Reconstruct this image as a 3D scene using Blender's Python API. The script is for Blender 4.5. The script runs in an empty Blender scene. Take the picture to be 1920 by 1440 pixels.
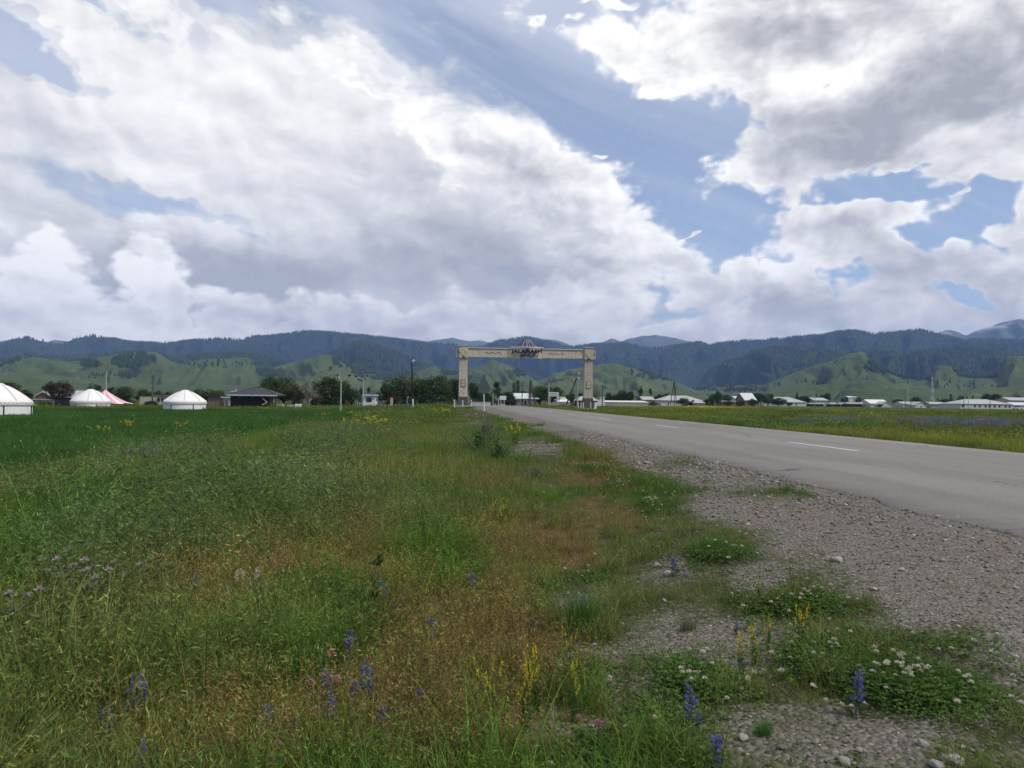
import bpy, math, random
import numpy as np
from mathutils import Vector, Matrix

# ------------------------------------------------------------------ camera, world, sun, exposure
SC = bpy.context.scene
COL = SC.collection
F, CZ = 1400.0, 1.0
YAW, PITCH, ROLL = math.radians(-4.08), math.radians(1.275), math.radians(0.7)
RM = (Matrix.Rotation(YAW, 3, 'Z') @ Matrix.Rotation(math.pi/2 + PITCH, 3, 'X') @ Matrix.Rotation(ROLL, 3, 'Z'))
cam_d = bpy.data.cameras.new('camera'); cam = bpy.data.objects.new('camera', cam_d); COL.objects.link(cam)
cam.matrix_world = Matrix.Translation((0, 0, CZ)) @ RM.to_4x4()
cam_d.sensor_width = 36; cam_d.lens = F/1920*36; cam_d.clip_start = 0.05; cam_d.clip_end = 90000
SC.camera = cam
SC.view_settings.view_transform = 'Standard'; SC.view_settings.look = 'None'
SC.view_settings.exposure = 0.25; SC.view_settings.gamma = 1.0
SC.cycles.max_bounces = 5; SC.cycles.diffuse_bounces = 2; SC.cycles.transparent_max_bounces = 8
SC.cycles.volume_bounces = 0; SC.cycles.caustics_reflective = False; SC.cycles.caustics_refractive = False
SC.cycles.use_denoising = True

SUN_EL, SUN_AZ = math.radians(55), math.radians(122)     # azimuth clockwise from +Y (the road)
sd = bpy.data.lights.new('sun', 'SUN'); sun = bpy.data.objects.new('sun', sd); COL.objects.link(sun)
sd.energy = 3.1; sd.angle = math.radians(10); sd.color = (1.0, 0.95, 0.86)
sdir = Vector((math.sin(SUN_AZ)*math.cos(SUN_EL), math.cos(SUN_AZ)*math.cos(SUN_EL), math.sin(SUN_EL)))
sun.rotation_euler = sdir.to_track_quat('Z', 'Y').to_euler()

RN = np.array(RM)
def ray(px, py):
    return RM @ Vector(((px-960)/F, -(py-720)/F, -1))
def P(px, py, D):                    # world point seen at a photo pixel, on the plane Y = D
    d = ray(px, py); k = D/d.y
    return Vector((d.x*k, D, CZ + d.z*k))
def azel(px, py):
    d = ray(px, py).normalized()
    return math.atan2(d.x, d.y), math.asin(d.z)
def proj(x, y, z):                   # numpy: world -> photo pixel
    v = np.stack([np.asarray(x, float), np.asarray(y, float), np.asarray(z, float)-CZ], -1) @ RN
    w = np.where(-v[..., 2] > 0.05, -v[..., 2], 0.05)
    return 960 + F*v[..., 0]/w, 720 - F*v[..., 1]/w

class NT:
    """small helper to write node trees"""
    def __init__(s, tree): s.t = tree; s.n = tree.nodes; s.l = tree.links
    def add(s, kind, **kw):
        n = s.n.new(kind)
        for k, v in kw.items(): setattr(n, k, v)
        return n
    def set(s, sock, v):
        if isinstance(v, bpy.types.NodeSocket): s.l.new(v, sock)
        else: sock.default_value = v
    def m(s, op, a, b=None, c=None, clamp=False):
        n = s.n.new('ShaderNodeMath'); n.operation = op; n.use_clamp = clamp
        s.set(n.inputs[0], a)
        if b is not None: s.set(n.inputs[1], b)
        if c is not None: s.set(n.inputs[2], c)
        return n.outputs[0]
    def vm(s, op, a, b=None, scale=None):
        n = s.n.new('ShaderNodeVectorMath'); n.operation = op
        s.set(n.inputs[0], a)
        if b is not None: s.set(n.inputs[1], b)
        if scale is not None: s.set(n.inputs['Scale'], scale)
        return n.outputs['Value'] if op == 'LENGTH' else n.outputs[0]
    def noise(s, vec, scale, detail=4, rough=0.5, dist=0.0, col=False, dim='3D'):
        n = s.n.new('ShaderNodeTexNoise'); n.noise_dimensions = dim; n.inputs['Scale'].default_value = scale
        n.inputs['Detail'].default_value = detail; n.inputs['Roughness'].default_value = rough
        n.inputs['Distortion'].default_value = dist
        if vec is not None: s.l.new(vec, n.inputs['Vector'])
        return n.outputs['Color' if col else 'Fac']
    def rng(s, v, a, b, c=0.0, d=1.0, smooth=False):
        n = s.n.new('ShaderNodeMapRange')
        if smooth: n.interpolation_type = 'SMOOTHSTEP'
        s.set(n.inputs[0], v); n.inputs[1].default_value = a; n.inputs[2].default_value = b
        s.set(n.inputs[3], c); s.set(n.inputs[4], d)
        return n.outputs[0]
    def mix(s, f, a, b):
        n = s.n.new('ShaderNodeMix'); n.data_type = 'RGBA'
        s.set(n.inputs[0], f)
        for sock, v in ((n.inputs[6], a), (n.inputs[7], b)):
            if isinstance(v, tuple): v = (*v, 1.0) if len(v) == 3 else v
            s.set(sock, v)
        return n.outputs[2]

def build_world():
    w = bpy.data.worlds.new('World'); SC.world = w; w.use_nodes = True
    t = NT(w.node_tree); t.n.clear()
    out = t.add('ShaderNodeOutputWorld')
    sky = t.add('ShaderNodeTexSky', sky_type='NISHITA', sun_disc=False)
    sky.sun_elevation = SUN_EL; sky.sun_rotation = SUN_AZ
    sky.altitude = 1700; sky.air_density = 1.0; sky.dust_density = 1.0; sky.ozone_density = 1.2
    bs = t.add('ShaderNodeBackground'); bs.inputs[1].default_value = 0.12
    g = t.add('ShaderNodeTexCoord').outputs['Generated']
    dvec = t.vm('NORMALIZE', g)
    sep = t.add('ShaderNodeSeparateXYZ'); t.l.new(dvec, sep.inputs[0])
    az = t.m('ARCTAN2', sep.outputs[0], sep.outputs[1]); el = t.m('ARCSINE', sep.outputs[2])
    cmb = t.add('ShaderNodeCombineXYZ'); t.l.new(az, cmb.inputs[0]); t.l.new(el, cmb.inputs[1])
    uv = cmb.outputs[0]
    # noise domain: stretched sideways, more so near the horizon
    nm = t.add('ShaderNodeMapping'); nm.inputs['Scale'].default_value = (1, 1.5, 1); t.l.new(uv, nm.inputs[0])
    nuv = nm.outputs[0]
    # billow-like warp of the cloud outlines
    w1 = t.noise(nuv, 5.5, 4, 0.6, 0.0, col=True, dim='2D')
    w1 = t.vm('SUBTRACT', w1, (0.5, 0.5, 0.5))
    w1 = t.vm('MULTIPLY', w1, (0.16, 0.11, 0.0))
    uw = t.vm('ADD', uv, w1)
    def blobs(vec, lst, mode='MAXIMUM'):
        acc = None
        for (cx, cy, rx, ry, rot, wt) in lst:
            a, e = azel(cx, cy); mp = t.add('ShaderNodeMapping', vector_type='TEXTURE')
            mp.inputs['Location'].default_value = (a, e, 0)
            mp.inputs['Rotation'].default_value = (0, 0, math.radians(-rot))
            mp.inputs['Scale'].default_value = (rx/F, ry/F, 1)
            t.l.new(vec, mp.inputs[0])
            gr = t.add('ShaderNodeTexGradient', gradient_type='SPHERICAL'); t.l.new(mp.outputs[0], gr.inputs[0])
            if acc is None: acc = t.m('MULTIPLY', gr.outputs['Fac'], wt)
            elif mode == 'ADD': acc = t.m('MULTIPLY_ADD', gr.outputs['Fac'], wt, acc)
            else: acc = t.m('MAXIMUM', acc, t.m('MULTIPLY', gr.outputs['Fac'], wt))
        return acc
    puff = t.noise(nuv, 11.0, 6, 0.55, 0.2, dim='2D')
    vor = t.add('ShaderNodeTexVoronoi', voronoi_dimensions='2D', feature='F1'); vor.inputs['Scale'].default_value = 30; vor.inputs['Detail'].default_value = 1.6; vor.inputs['Roughness'].default_value = .55
    t.l.new(t.vm('ADD', nuv, t.vm('MULTIPLY', w1, (.25, .25, 0))), vor.inputs['Vector'])
    puff2 = t.m('SUBTRACT', 0.95, vor.outputs['Distance'])
    # ---- soft sheet (upper left), streaked along a slant
    sm_ = t.add('ShaderNodeMapping', vector_type='TEXTURE')
    sm_.inputs['Rotation'].default_value = (0, 0, math.radians(-24)); sm_.inputs['Scale'].default_value = (2.6, 1, 1)
    t.l.new(uv, sm_.inputs[0])
    streak = t.noise(sm_.outputs[0], 9.0, 6, 0.56, 0.6, dim='2D')
    sheet = blobs(uw, [(300, 300, 760, 260, 18, 1.5), (720, 330, 560, 230, 25, 1.5), (200, 55, 380, 75, 24, 1.0),
                       (600, 150, 420, 90, 18, .8), (500, 560, 1100, 130, 0, 1.5), (100, 470, 420, 130, 0, 1.3),
                       (980, 420, 420, 190, 32, 1.5), (-500, 300, 700, 500, 0, 1.2)])
    holes = blobs(uw, [(100, 108, 190, 52, 24, 1.5), (190, 18, 130, 26, 20, 1.0), (330, 375, 300, 56, 8, 1.25), (480, 440, 150, 30, 18, .9),
                       (160, 530, 90, 34, 20, .9), (20, 565, 90, 32, 0, .9), (395, 590, 40, 26, 40, .6)])
    sh = t.m('ADD', t.m('SUBTRACT', sheet, holes), t.m('ADD', t.m('MULTIPLY', t.m('SUBTRACT', streak, 0.5), 1.1), t.m('MULTIPLY', t.m('SUBTRACT', puff, 0.5), .7)))
    a_sheet = t.rng(sh, 0.10, 0.52, 0, 0.97, smooth=True)
    # thin veil drifting over the blue
    veil = t.noise(sm_.outputs[0], 4.2, 5, 0.58, 0.5, dim='2D')
    a_veil = t.rng(veil, 0.28, 0.66, 0.26, 0.82, smooth=True)
    # ---- crisp cumulus
    fine = t.m('ADD', t.m('MULTIPLY', t.m('SUBTRACT', puff, 0.5), 0.95), t.m('MULTIPLY', t.m('SUBTRACT', puff2, 0.5), 0.24))
    cu = blobs(uw, [(1235, 105, 190, 120, 10, 1.25), (1520, 40, 500, 170, 0, 1.5), (1850, 120, 420, 270, 0, 1.5),
                    (1520, 200, 190, 130, 30, 1.35), (1430, 290, 170, 75, -12, 1.2), (1620, 270, 280, 115, -8, 1.35),
                    (1860, 280, 260, 110, 0, 1.3), (1785, 350, 65, 75, 60, 1.1),
                    (1610, 425, 260, 115, 6, 1.4), (1520, 395, 140, 75, 0, 1.2), (1690, 520, 190, 150, 30, 1.3),
                    (1870, 510, 210, 120, -10, 1.3), (1930, 440, 110, 80, 0, 1.1), (1850, 600, 330, 75, 0, 1.3),
                    (1435, 555, 85, 115, 0, 1.45), (1530, 550, 120, 120, 0, 1.45), (1540, 620, 300, 75, 0, 1.4), (900, 645, 1300, 62, 0, 1.35), (1750, 645, 500, 62, 0, 1.35), (-100, 630, 700, 60, 0, 1.3),
                    (1130, 440, 280, 150, 35, 1.4), (880, 245, 190, 60, 27, 1.05), (1010, 310, 210, 80, 32, 1.2), (730, 190, 160, 45, 20, .85), (1255, 470, 170, 95, 30, 1.35), (1310, 560, 170, 95, 10, 1.3),
                    (1050, 580, 280, 110, 0, 1.3), (980, 330, 200, 120, 35, 1.2), (700, 600, 700, 60, 0, .9),
                    (75, 560, 150, 120, 45, 1.15), (150, 600, 300, 70, 0, 1.2), (300, 545, 110, 140, -20, 1.15),
                    (40, 470, 110, 110, 0, 1.0), (470, 600, 180, 60, 0, 1.0), (1320, 440, 16, 14, 0, 1.0),
                    (1110, 293, 60, 14, 0, .75), (1065, 50, 40, 22, 0, .85), (1005, 32, 24, 26, 0, .8),
                    (1873, 408, 26, 14, 0, .8), (2500, 200, 700, 500, 0, 1.2), (1140, 0, 140, 30, 0, .8)])
    cuh = blobs(uw, [(1650, 335, 150, 34, 4, .95), (1860, 360, 75, 80, 0, .95), (1800, 430, 140, 34, 10, .8),
                     (1785, 552, 55, 26, 0, .8), (1622, 525, 50, 44, 0, .55)])
    d = t.m('ADD', t.m('SUBTRACT', cu, cuh), fine)
    a_cu = t.rng(d, 0.30, 0.62, 0, 1, smooth=True)
    # ---- light on the clouds: billows lit from the upper right (sun side), grey thick bases
    off = t.vm('ADD', nuv, (0.012, 0.022, 0.0))
    puff_o = t.noise(off, 11.0, 4, 0.55, 0.2, dim='2D')
    relief = t.m('MULTIPLY', t.m('SUBTRACT', puff, puff_o), 1.35)
    off2 = t.vm('ADD', uv, (0.02, 0.035, 0.0))
    dark = blobs(uw, [(860, 400, 330, 170, 20, .62), (1740, 200, 430, 100, -14, .62), (1420, 60, 330, 85, 0, .42),
                      (1660, 570, 230, 120, 0, .50), (960, 500, 330, 120, 0, .42), (700, 620, 800, 70, 0, .36),
                      (1530, 255, 260, 60, -5, .50), (1880, 560, 160, 90, 0, .40), (1280, 600, 260, 60, 0, .40),
                      (120, 240, 330, 80, 15, .20), (1600, 440, 150, 45, 0, .40), (1850, 20, 300, 60, 0, .35),
                      (20, 330, 260, 60, 8, .32), (1480, 590, 120, 50, 0, .30), (330, 470, 300, 40, 10, .25), (640, 520, 300, 70, 0, .3)], 'ADD')
    lite = blobs(uw, [(1235, 110, 210, 150, 0, .30), (1620, 130, 200, 70, -10, .30), (60, 510, 190, 140, 30, .38),
                      (280, 550, 190, 140, 0, .38), (1180, 410, 210, 110, 30, .26), (620, 190, 480, 130, 20, .30),
                      (1430, 285, 140, 60, 0, .24), (1700, 370, 220, 50, 5, .2), (1150, 565, 300, 70, 0, .22),
                      (1500, 510, 150, 80, 0, .25), (1780, 600, 250, 60, 0, .15), (980, 590, 120, 40, 0, .22)], 'ADD')
    thick = t.m('SUBTRACT', t.rng(d, 0.5, 1.3, 0, 0.16), t.rng(d, .45, .80, .17, 0, smooth=True))
    dsh = blobs(uw, [(180, 560, 460, 130, 0, .75), (500, 545, 420, 120, 0, .55), (60, 430, 260, 60, 15, .25), (760, 470, 420, 80, 15, .30), (1250, 560, 420, 90, 0, .3)], 'ADD')
    lum_cu = t.m('SUBTRACT', t.m('ADD', t.m('ADD', t.m('ADD', 0.74, lite), relief), t.m('MULTIPLY', t.m('SUBTRACT', puff2, .5), .14)), t.m('ADD', t.m('MULTIPLY', dark, .78), thick))
    lum_sh = t.m('SUBTRACT', t.m('ADD', t.m('ADD', t.m('SUBTRACT', 0.72, dsh), t.m('MULTIPLY', lite, .35)), t.m('MULTIPLY', t.m('SUBTRACT', streak, 0.5), 0.60)), t.m('SUBTRACT', t.m('MULTIPLY', dark, .58), t.m('MULTIPLY', relief, .5)))
    def ramp(v):
        r = t.add('ShaderNodeValToRGB'); t.l.new(v, r.inputs[0]); e = r.color_ramp.elements
        e[0].position = 0.0; e[0].color = (.35, .355, .37, 1)
        e[1].position = 1.0; e[1].color = (1.0, .985, .95, 1)
        for p, c in ((.25, (.46, .462, .475)), (.5, (.635, .63, .63)), (.75, (.84, .825, .80))):
            q = e.new(p); q.color = (*c, 1)
        return r.outputs[0]
    c_cu, c_sh = ramp(lum_cu), ramp(lum_sh)
    # compose
    blue = t.add('ShaderNodeBackground'); 
    t.l.new(sky.outputs[0], bs.inputs[0])
    # cloud colour and total alpha
    a1 = t.m('MAXIMUM', a_sheet, a_veil)
    c1 = t.mix(t.rng(a_sheet, 0, .3), (.54, .58, .67), c_sh)
    col = t.mix(a_cu, c1, c_cu)
    al = t.m('SUBTRACT', 1.0, t.m('MULTIPLY', t.m('SUBTRACT', 1.0, a1), t.m('SUBTRACT', 1.0, a_cu)))
    # pale moist air low over the mountains
    low = t.rng(el, 0.0, 0.24, 0.60, 0.0, smooth=True)
    col = t.mix(t.m('MULTIPLY', low, 0.55), col, (1.0, .92, .79))
    al = t.m('MAXIMUM', al, low)
    # below the horizon: plain dull ground tone
    gnd = t.rng(el, -0.02, 0.0, 1.0, 0.0)
    col = t.mix(gnd, col, (.06, .065, .045)); al = t.m('MAXIMUM', al, gnd)
    t.l.new(col, blue.inputs[0]); blue.inputs[1].default_value = 1.1
    mx = t.add('ShaderNodeMixShader'); t.l.new(al, mx.inputs[0]); t.l.new(bs.outputs[0], mx.inputs[1]); t.l.new(blue.outputs[0], mx.inputs[2])
    t.l.new(mx.outputs[0], out.inputs[0])
    w.cycles.sampling_method = 'MANUAL'; w.cycles.sample_map_resolution = 512
build_world()
# ------------------------------------------------------------------ helpers
def tag(o, label=None, cat=None, group=None, kind=None):
    if label: o['label'] = label
    if cat: o['category'] = cat
    if group: o['group'] = group
    if kind: o['kind'] = kind
    return o
def empty(name, loc, rz=0.0, label=None, cat=None, group=None):
    o = bpy.data.objects.new(name, None); COL.objects.link(o); o.location = loc; o.rotation_euler = (0, 0, rz)
    o.empty_display_size = 0.2
    return tag(o, label, cat, group)
def copy_tree(o, parent=None):
    c = o.copy(); COL.objects.link(c); c.parent = parent
    for ch in [x for x in bpy.data.objects if x.parent == o]: copy_tree(ch, c)
    return c
def np_mesh(name, V, Fc, mat=None, smooth=False, cols=None, attr='Col'):
    """V (n,3), Fc list of (m,k) arrays (all faces of one array the same size)"""
    me = bpy.data.meshes.new(name); V = np.asarray(V, np.float32)
    if not isinstance(Fc, (list, tuple)): Fc = [Fc]
    loops = np.concatenate([f.reshape(-1) for f in Fc]).astype(np.int32)
    tot = np.concatenate([np.full(len(f), f.shape[1]) for f in Fc]); st = np.concatenate([[0], np.cumsum(tot)[:-1]])
    me.vertices.add(len(V)); me.vertices.foreach_set('co', V.reshape(-1))
    me.loops.add(len(loops)); me.loops.foreach_set('vertex_index', loops)
    me.polygons.add(len(tot)); me.polygons.foreach_set('loop_start', st.astype(np.int32))
    if smooth: me.polygons.foreach_set('use_smooth', np.ones(len(tot), bool))
    if cols is not None:
        a = me.color_attributes.new(attr, 'FLOAT_COLOR', 'POINT')
        c = np.ones((len(V), 4), np.float32); c[:, :cols.shape[1]] = cols; a.data.foreach_set('color', c.reshape(-1))
    me.update(calc_edges=True)
    if mat: me.materials.append(mat)
    return me
def link(name, me, parent=None, loc=None):
    o = bpy.data.objects.new(name, me); COL.objects.link(o); o.parent = parent
    if loc is not None: o.location = loc
    return o
class MB:
    """collects simple solids into ONE mesh"""
    def __init__(s): s.v = []; s.f = []
    def add(s, vs, fs):
        n = len(s.v); s.v += [tuple(v) for v in vs]; s.f += [tuple(i+n for i in f) for f in fs]; return s
    def box(s, x0, x1, y0, y1, z0, z1, M=None):
        vs = [Vector((x, y, z)) for z in (z0, z1) for y in (y0, y1) for x in (x0, x1)]
        if M is not None: vs = [M @ v for v in vs]
        return s.add(vs, [(0, 2, 3, 1), (4, 5, 7, 6), (0, 1, 5, 4), (2, 6, 7, 3), (0, 4, 6, 2), (1, 3, 7, 5)])
    def tube(s, pts, r, n=8, caps=True):
        pts = [Vector(p) for p in pts]; rs = r if isinstance(r, (list, tuple)) else [r]*len(pts)
        vs = []; fs = []
        for i, p in enumerate(pts):
            d = (pts[min(i+1, len(pts)-1)] - pts[max(i-1, 0)]).normalized()
            a = d.cross(Vector((0, 0, 1)))
            if a.length < 0.01: a = Vector((1, 0, 0))
            a.normalize(); b = d.cross(a)
            for k in range(n):
                t = 2*math.pi*k/n; vs.append(p + (a*math.cos(t) + b*math.sin(t))*rs[i])
        for i in range(len(pts)-1):
            for k in range(n): fs.append((i*n+k, i*n+(k+1) % n, (i+1)*n+(k+1) % n, (i+1)*n+k))
        if caps: fs += [tuple(range(n-1, -1, -1)), tuple((len(pts)-1)*n+k for k in range(n))]
        return s.add(vs, fs)
    def lathe(s, prof, n=24, c=(0, 0, 0)):
        vs = [(c[0]+r*math.cos(2*math.pi*k/n), c[1]+r*math.sin(2*math.pi*k/n), c[2]+z) for r, z in prof for k in range(n)]
        fs = [(i*n+k, i*n+(k+1) % n, (i+1)*n+(k+1) % n, (i+1)*n+k) for i in range(len(prof)-1) for k in range(n)]
        return s.add(vs, fs)
    def prism(s, poly, y0, y1):       # poly in (x, z)
        n = len(poly); vs = [(x, y0, z) for x, z in poly] + [(x, y1, z) for x, z in poly]
        return s.add(vs, [tuple(range(n)), tuple(range(2*n-1, n-1, -1))] + [(k, k+n, (k+1) % n+n, (k+1) % n) for k in range(n)])
    def build(s, name, mat, parent=None, loc=None, smooth=False, bevel=0.0):
        me = bpy.data.meshes.new(name); me.from_pydata(s.v, [], s.f); me.materials.append(mat)
        if smooth: me.polygons.foreach_set('use_smooth', [True]*len(me.polygons))
        o = link(name, me, parent, loc)
        if bevel:
            b = o.modifiers.new('bevel', 'BEVEL'); b.width = bevel; b.segments = 2; b.limit_method = 'ANGLE'
        return o

def vnoise(x, y, seed=0):
    x = np.asarray(x, float); y = np.asarray(y, float)
    xi = np.floor(x).astype(np.int64); yi = np.floor(y).astype(np.int64); fx = x-xi; fy = y-yi
    fx = fx*fx*(3-2*fx); fy = fy*fy*(3-2*fy)
    def h(a, b):
        n = (a*374761393 + b*668265263 + seed*974634777) & 0xffffffff
        n = ((n ^ (n >> 13))*1274126177) & 0xffffffff
        return ((n ^ (n >> 16)) & 0xffff)/65535.0
    return (h(xi, yi)*(1-fx)+h(xi+1, yi)*fx)*(1-fy) + (h(xi, yi+1)*(1-fx)+h(xi+1, yi+1)*fx)*fy
def fbm(x, y, seed=0, oct=4, rough=0.5):
    a = 1.0; s = 0; tot = 0
    for i in range(oct):
        s = s + a*vnoise(x*2**i, y*2**i, seed+i*17); tot += a; a *= rough
    return s/tot
def sst(a, b, t):
    t = np.clip((np.asarray(t, float)-a)/(b-a), 0, 1); return t*t*(3-2*t)
def tint(c): return (*c, 1.0)

def mat(name, col, rough=0.8, var=0.12, scale=3.0, bump=0.0, bscale=30.0, metal=0.0, spec=0.3, dirt=None):
    """procedural surface: base colour broken by two noises, optional bump and weather streaks"""
    m = bpy.data.materials.new(name); m.use_nodes = True; t = NT(m.node_tree); b = t.n['Principled BSDF']
    tc = t.add('ShaderNodeTexCoord').outputs['Object']
    n1 = t.noise(tc, scale, 5, 0.6); n2 = t.noise(tc, scale*7, 3, 0.6)
    f = t.m('ADD', t.m('MULTIPLY', n1, .65), t.m('MULTIPLY', n2, .35))
    lo = tuple(max(0, c*(1-var*1.6)) for c in col); hi = tuple(min(1, c*(1+var*1.4)) for c in col)
    c = t.mix(t.rng(f, .3, .7), lo, hi)
    if dirt:
        mp = t.add('ShaderNodeMapping'); mp.inputs['Scale'].default_value = (4, 4, .6); t.l.new(tc, mp.inputs[0])
        c = t.mix(t.m('MULTIPLY', t.rng(t.noise(mp.outputs[0], 1.6, 5, .65), .5, .72), .55), c, dirt)
    t.l.new(c, b.inputs['Base Color']); b.inputs['Roughness'].default_value = rough
    b.inputs['Metallic'].default_value = metal; b.inputs['Specular IOR Level'].default_value = spec
    if bump:
        bp = t.add('ShaderNodeBump'); bp.inputs['Strength'].default_value = bump; bp.inputs['Distance'].default_value = .02
        t.l.new(t.noise(tc, bscale, 4, .6), bp.inputs['Height']); t.l.new(bp.outputs[0], b.inputs['Normal'])
    return m

# ------------------------------------------------------------------ ground
def gz(x, y):
    x = np.asarray(x, float); y = np.asarray(y, float)
    xs = [-4000, -60, -30, -10, -3, 0.0, 1.0, 2.4, 3.4, 3.95, 12.4, 12.9, 14.5, 18, 90, 200, 4000]
    zs = [-1.0, -.95, -.85, -.55, -.38, -.33, -.26, -.13, -.05, -.012, -.012, -.1, -.28, -.36, -.45, -.28, -.25]
    z = np.interp(x, xs, zs)
    z = z + .30*np.exp(-(((x-.6)/6)**2 + ((y-104)/14)**2))*(x < 4.1)*sst(4.2, 2.5, x)
    z = z + .35*sst(250, 700, y)
    near = sst(3.9, 1.5, x)
    z = z + near*(fbm(x*.8, y*.8, 3, 3)-.5)*.10*sst(400, 60, y)
    z = z + sst(13, 20, x)*(fbm(x*.15, y*.15, 5, 3)-.5)*.25
    return z
def ground_px(px, py, it=12):
    """photo pixel -> point on the ground"""
    px = np.asarray(px, float); py = np.asarray(py, float)
    d = np.stack([(px-960)/F, -(py-720)/F, -np.ones_like(px)], -1) @ RN.T
    zc = np.full(px.shape, -.3)
    for _ in range(it):
        k = (zc-CZ)/np.minimum(d[..., 2], -1e-4); k = np.minimum(k, 900)
        x = d[..., 0]*k; y = d[..., 1]*k; zc = .5*zc + .5*gz(x, y)
    return x, y, gz(x, y)
def onground(px, D, dz=0.0):
    d = ray(px, 755); x = d.x/d.y*D; return Vector((x, D, float(gz(x, D))+dz))
def mpp(px, D):                       # metres per photo pixel at that place
    d = ray(px, 750); return D/d.y/F

GR_Y = [755, 770, 790, 820, 850, 880, 905, 930, 960, 1000, 1040, 1080, 1120, 1160, 1200, 1260, 1300, 1440, 1700]
GR_X = [870, 885, 945, 1040, 1140, 1200, 1240, 1262, 1290, 1400, 1455, 1540, 1570, 1640, 1740, 1850, 1905, 2010, 2300]
def blob(px, py, cx, cy, rx, ry): return np.clip(1.25-np.sqrt(((px-cx)/rx)**2+((py-cy)/ry)**2), 0, 1)
def zones(x, y):
    """what grows where: returns weights dict"""
    z = gz(x, y); px, py = proj(x, y, z)
    n1 = fbm(x*.55, y*.55, 11, 4); n2 = fbm(x*2.3, y*2.3, 23, 3); n3 = fbm(x*.16, y*.16, 31, 3)
    left = x < 8.2
    gb = np.interp(py, GR_Y, GR_X)
    ed = (px-gb)/np.maximum(py-738, 12) - .09                 # roughly metres from the verge's gravel edge
    gravel = .95*sst(-.22, .26, ed + (n1-.5)*.60 + (n2-.5)*.35)
    # green intrusions and gravelly openings
    green_in = np.maximum.reduce([blob(px, py, 1330, 1012, 110, 26), blob(px, py, 1240, 1000, 60, 25), blob(px, py, 1690, 1300, 190, 60), blob(px, py, 1340, 870, 120, 12),
                                  blob(px, py, 1480, 925, 150, 14), blob(px, py, 1600, 1135, 60, 16), blob(px, py, 1790, 1190, 70, 14), blob(px, py, 1460, 1170, 110, 70)])
    gravel = gravel*(1-np.clip(green_in*1.3*(n2+.35), 0, 1))
    openg = np.maximum.reduce([blob(px, py, 1330, 1200, 190, 90), blob(px, py, 1110, 1420, 170, 90), blob(px, py, 1080, 1130, 60, 60), blob(px, py, 1500, 1400, 330, 90), blob(px, py, 1250, 1360, 120, 60), blob(px, py, 1420, 1080, 130, 60), blob(px, py, 1800, 1350, 170, 90),
                               blob(px, py, 1010, 842, 80, 22), blob(px, py, 1120, 1235, 90, 35), blob(px, py, 905, 790, 60, 20), blob(px, py, 1180, 1290, 90, 40), blob(px, py, 1240, 1080, 90, 40)])
    gravel = np.where(left & (x > 3.95), 1.0, gravel); gravel = np.where(left, np.maximum(gravel, sst(.22, .85, openg*.75 + (n2-.5)*1.2)*.74), 0)
    right = (x > 12.1)
    gravel = np.where(x > 8.2, sst(13.3, 12.6, x + (n1-.5)*1.2), gravel)
    dry = np.maximum.reduce([blob(px, py, 640, 1085, 330, 95)*.8, blob(px, py, 860, 1220, 300, 170), blob(px, py, 620, 1400, 800, 120),
                             blob(px, py, 905, 915, 95, 55), blob(px, py, 1010, 1060, 200, 110), blob(px, py, 380, 1160, 170, 110), blob(px, py, 1130, 930, 120, 90)*.7, blob(px, py, 1080, 870, 120, 30)*.7])
    grn = np.maximum.reduce([blob(px, py, 560, 1210, 130, 90), blob(px, py, 40, 1150, 190, 320)*.8, blob(px, py, 320, 1290, 170, 80), blob(px, py, 640, 900, 400, 60), blob(px, py, 880, 830, 150, 60), blob(px, py, 200, 1060, 260, 90)*.7, blob(px, py, 1090, 1130, 90, 70)])
    dryness = sst(.28, .72, dry*.95 - grn*.75 + .10*sst(1020, 1080, py)*(px > 380)*(px < 1050) + (n1-.5)*.6 + (n2-.5)*.6)*left
    crop = np.where(x < -2.0, 1.0, 0.0)*sst(.45, .55, (np.interp(px, [-400, 0, 200, 420, 640, 700, 860], [1000, 950, 872, 838, 800, 776, 762]) - py)/40 + .5)
    crop = np.where(y > 98, 0, crop)
    worm = np.clip(np.maximum.reduce([blob(px, py, 300, 860, 170, 50), blob(px, py, 620, 860, 140, 60), blob(px, py, 350, 960, 380, 80), blob(px, py, 900, 840, 100, 50)*.6, blob(px, py, 200, 1080, 220, 120)*.8]) + (n1-.5)*.8, 0, 1)*(1-crop)*left
    return dict(px=px, py=py, z=z, gravel=gravel, dry=dryness*(1-crop), crop=crop, worm=worm, right=right, left=left, n1=n1, n2=n2, n3=n3)

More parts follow.
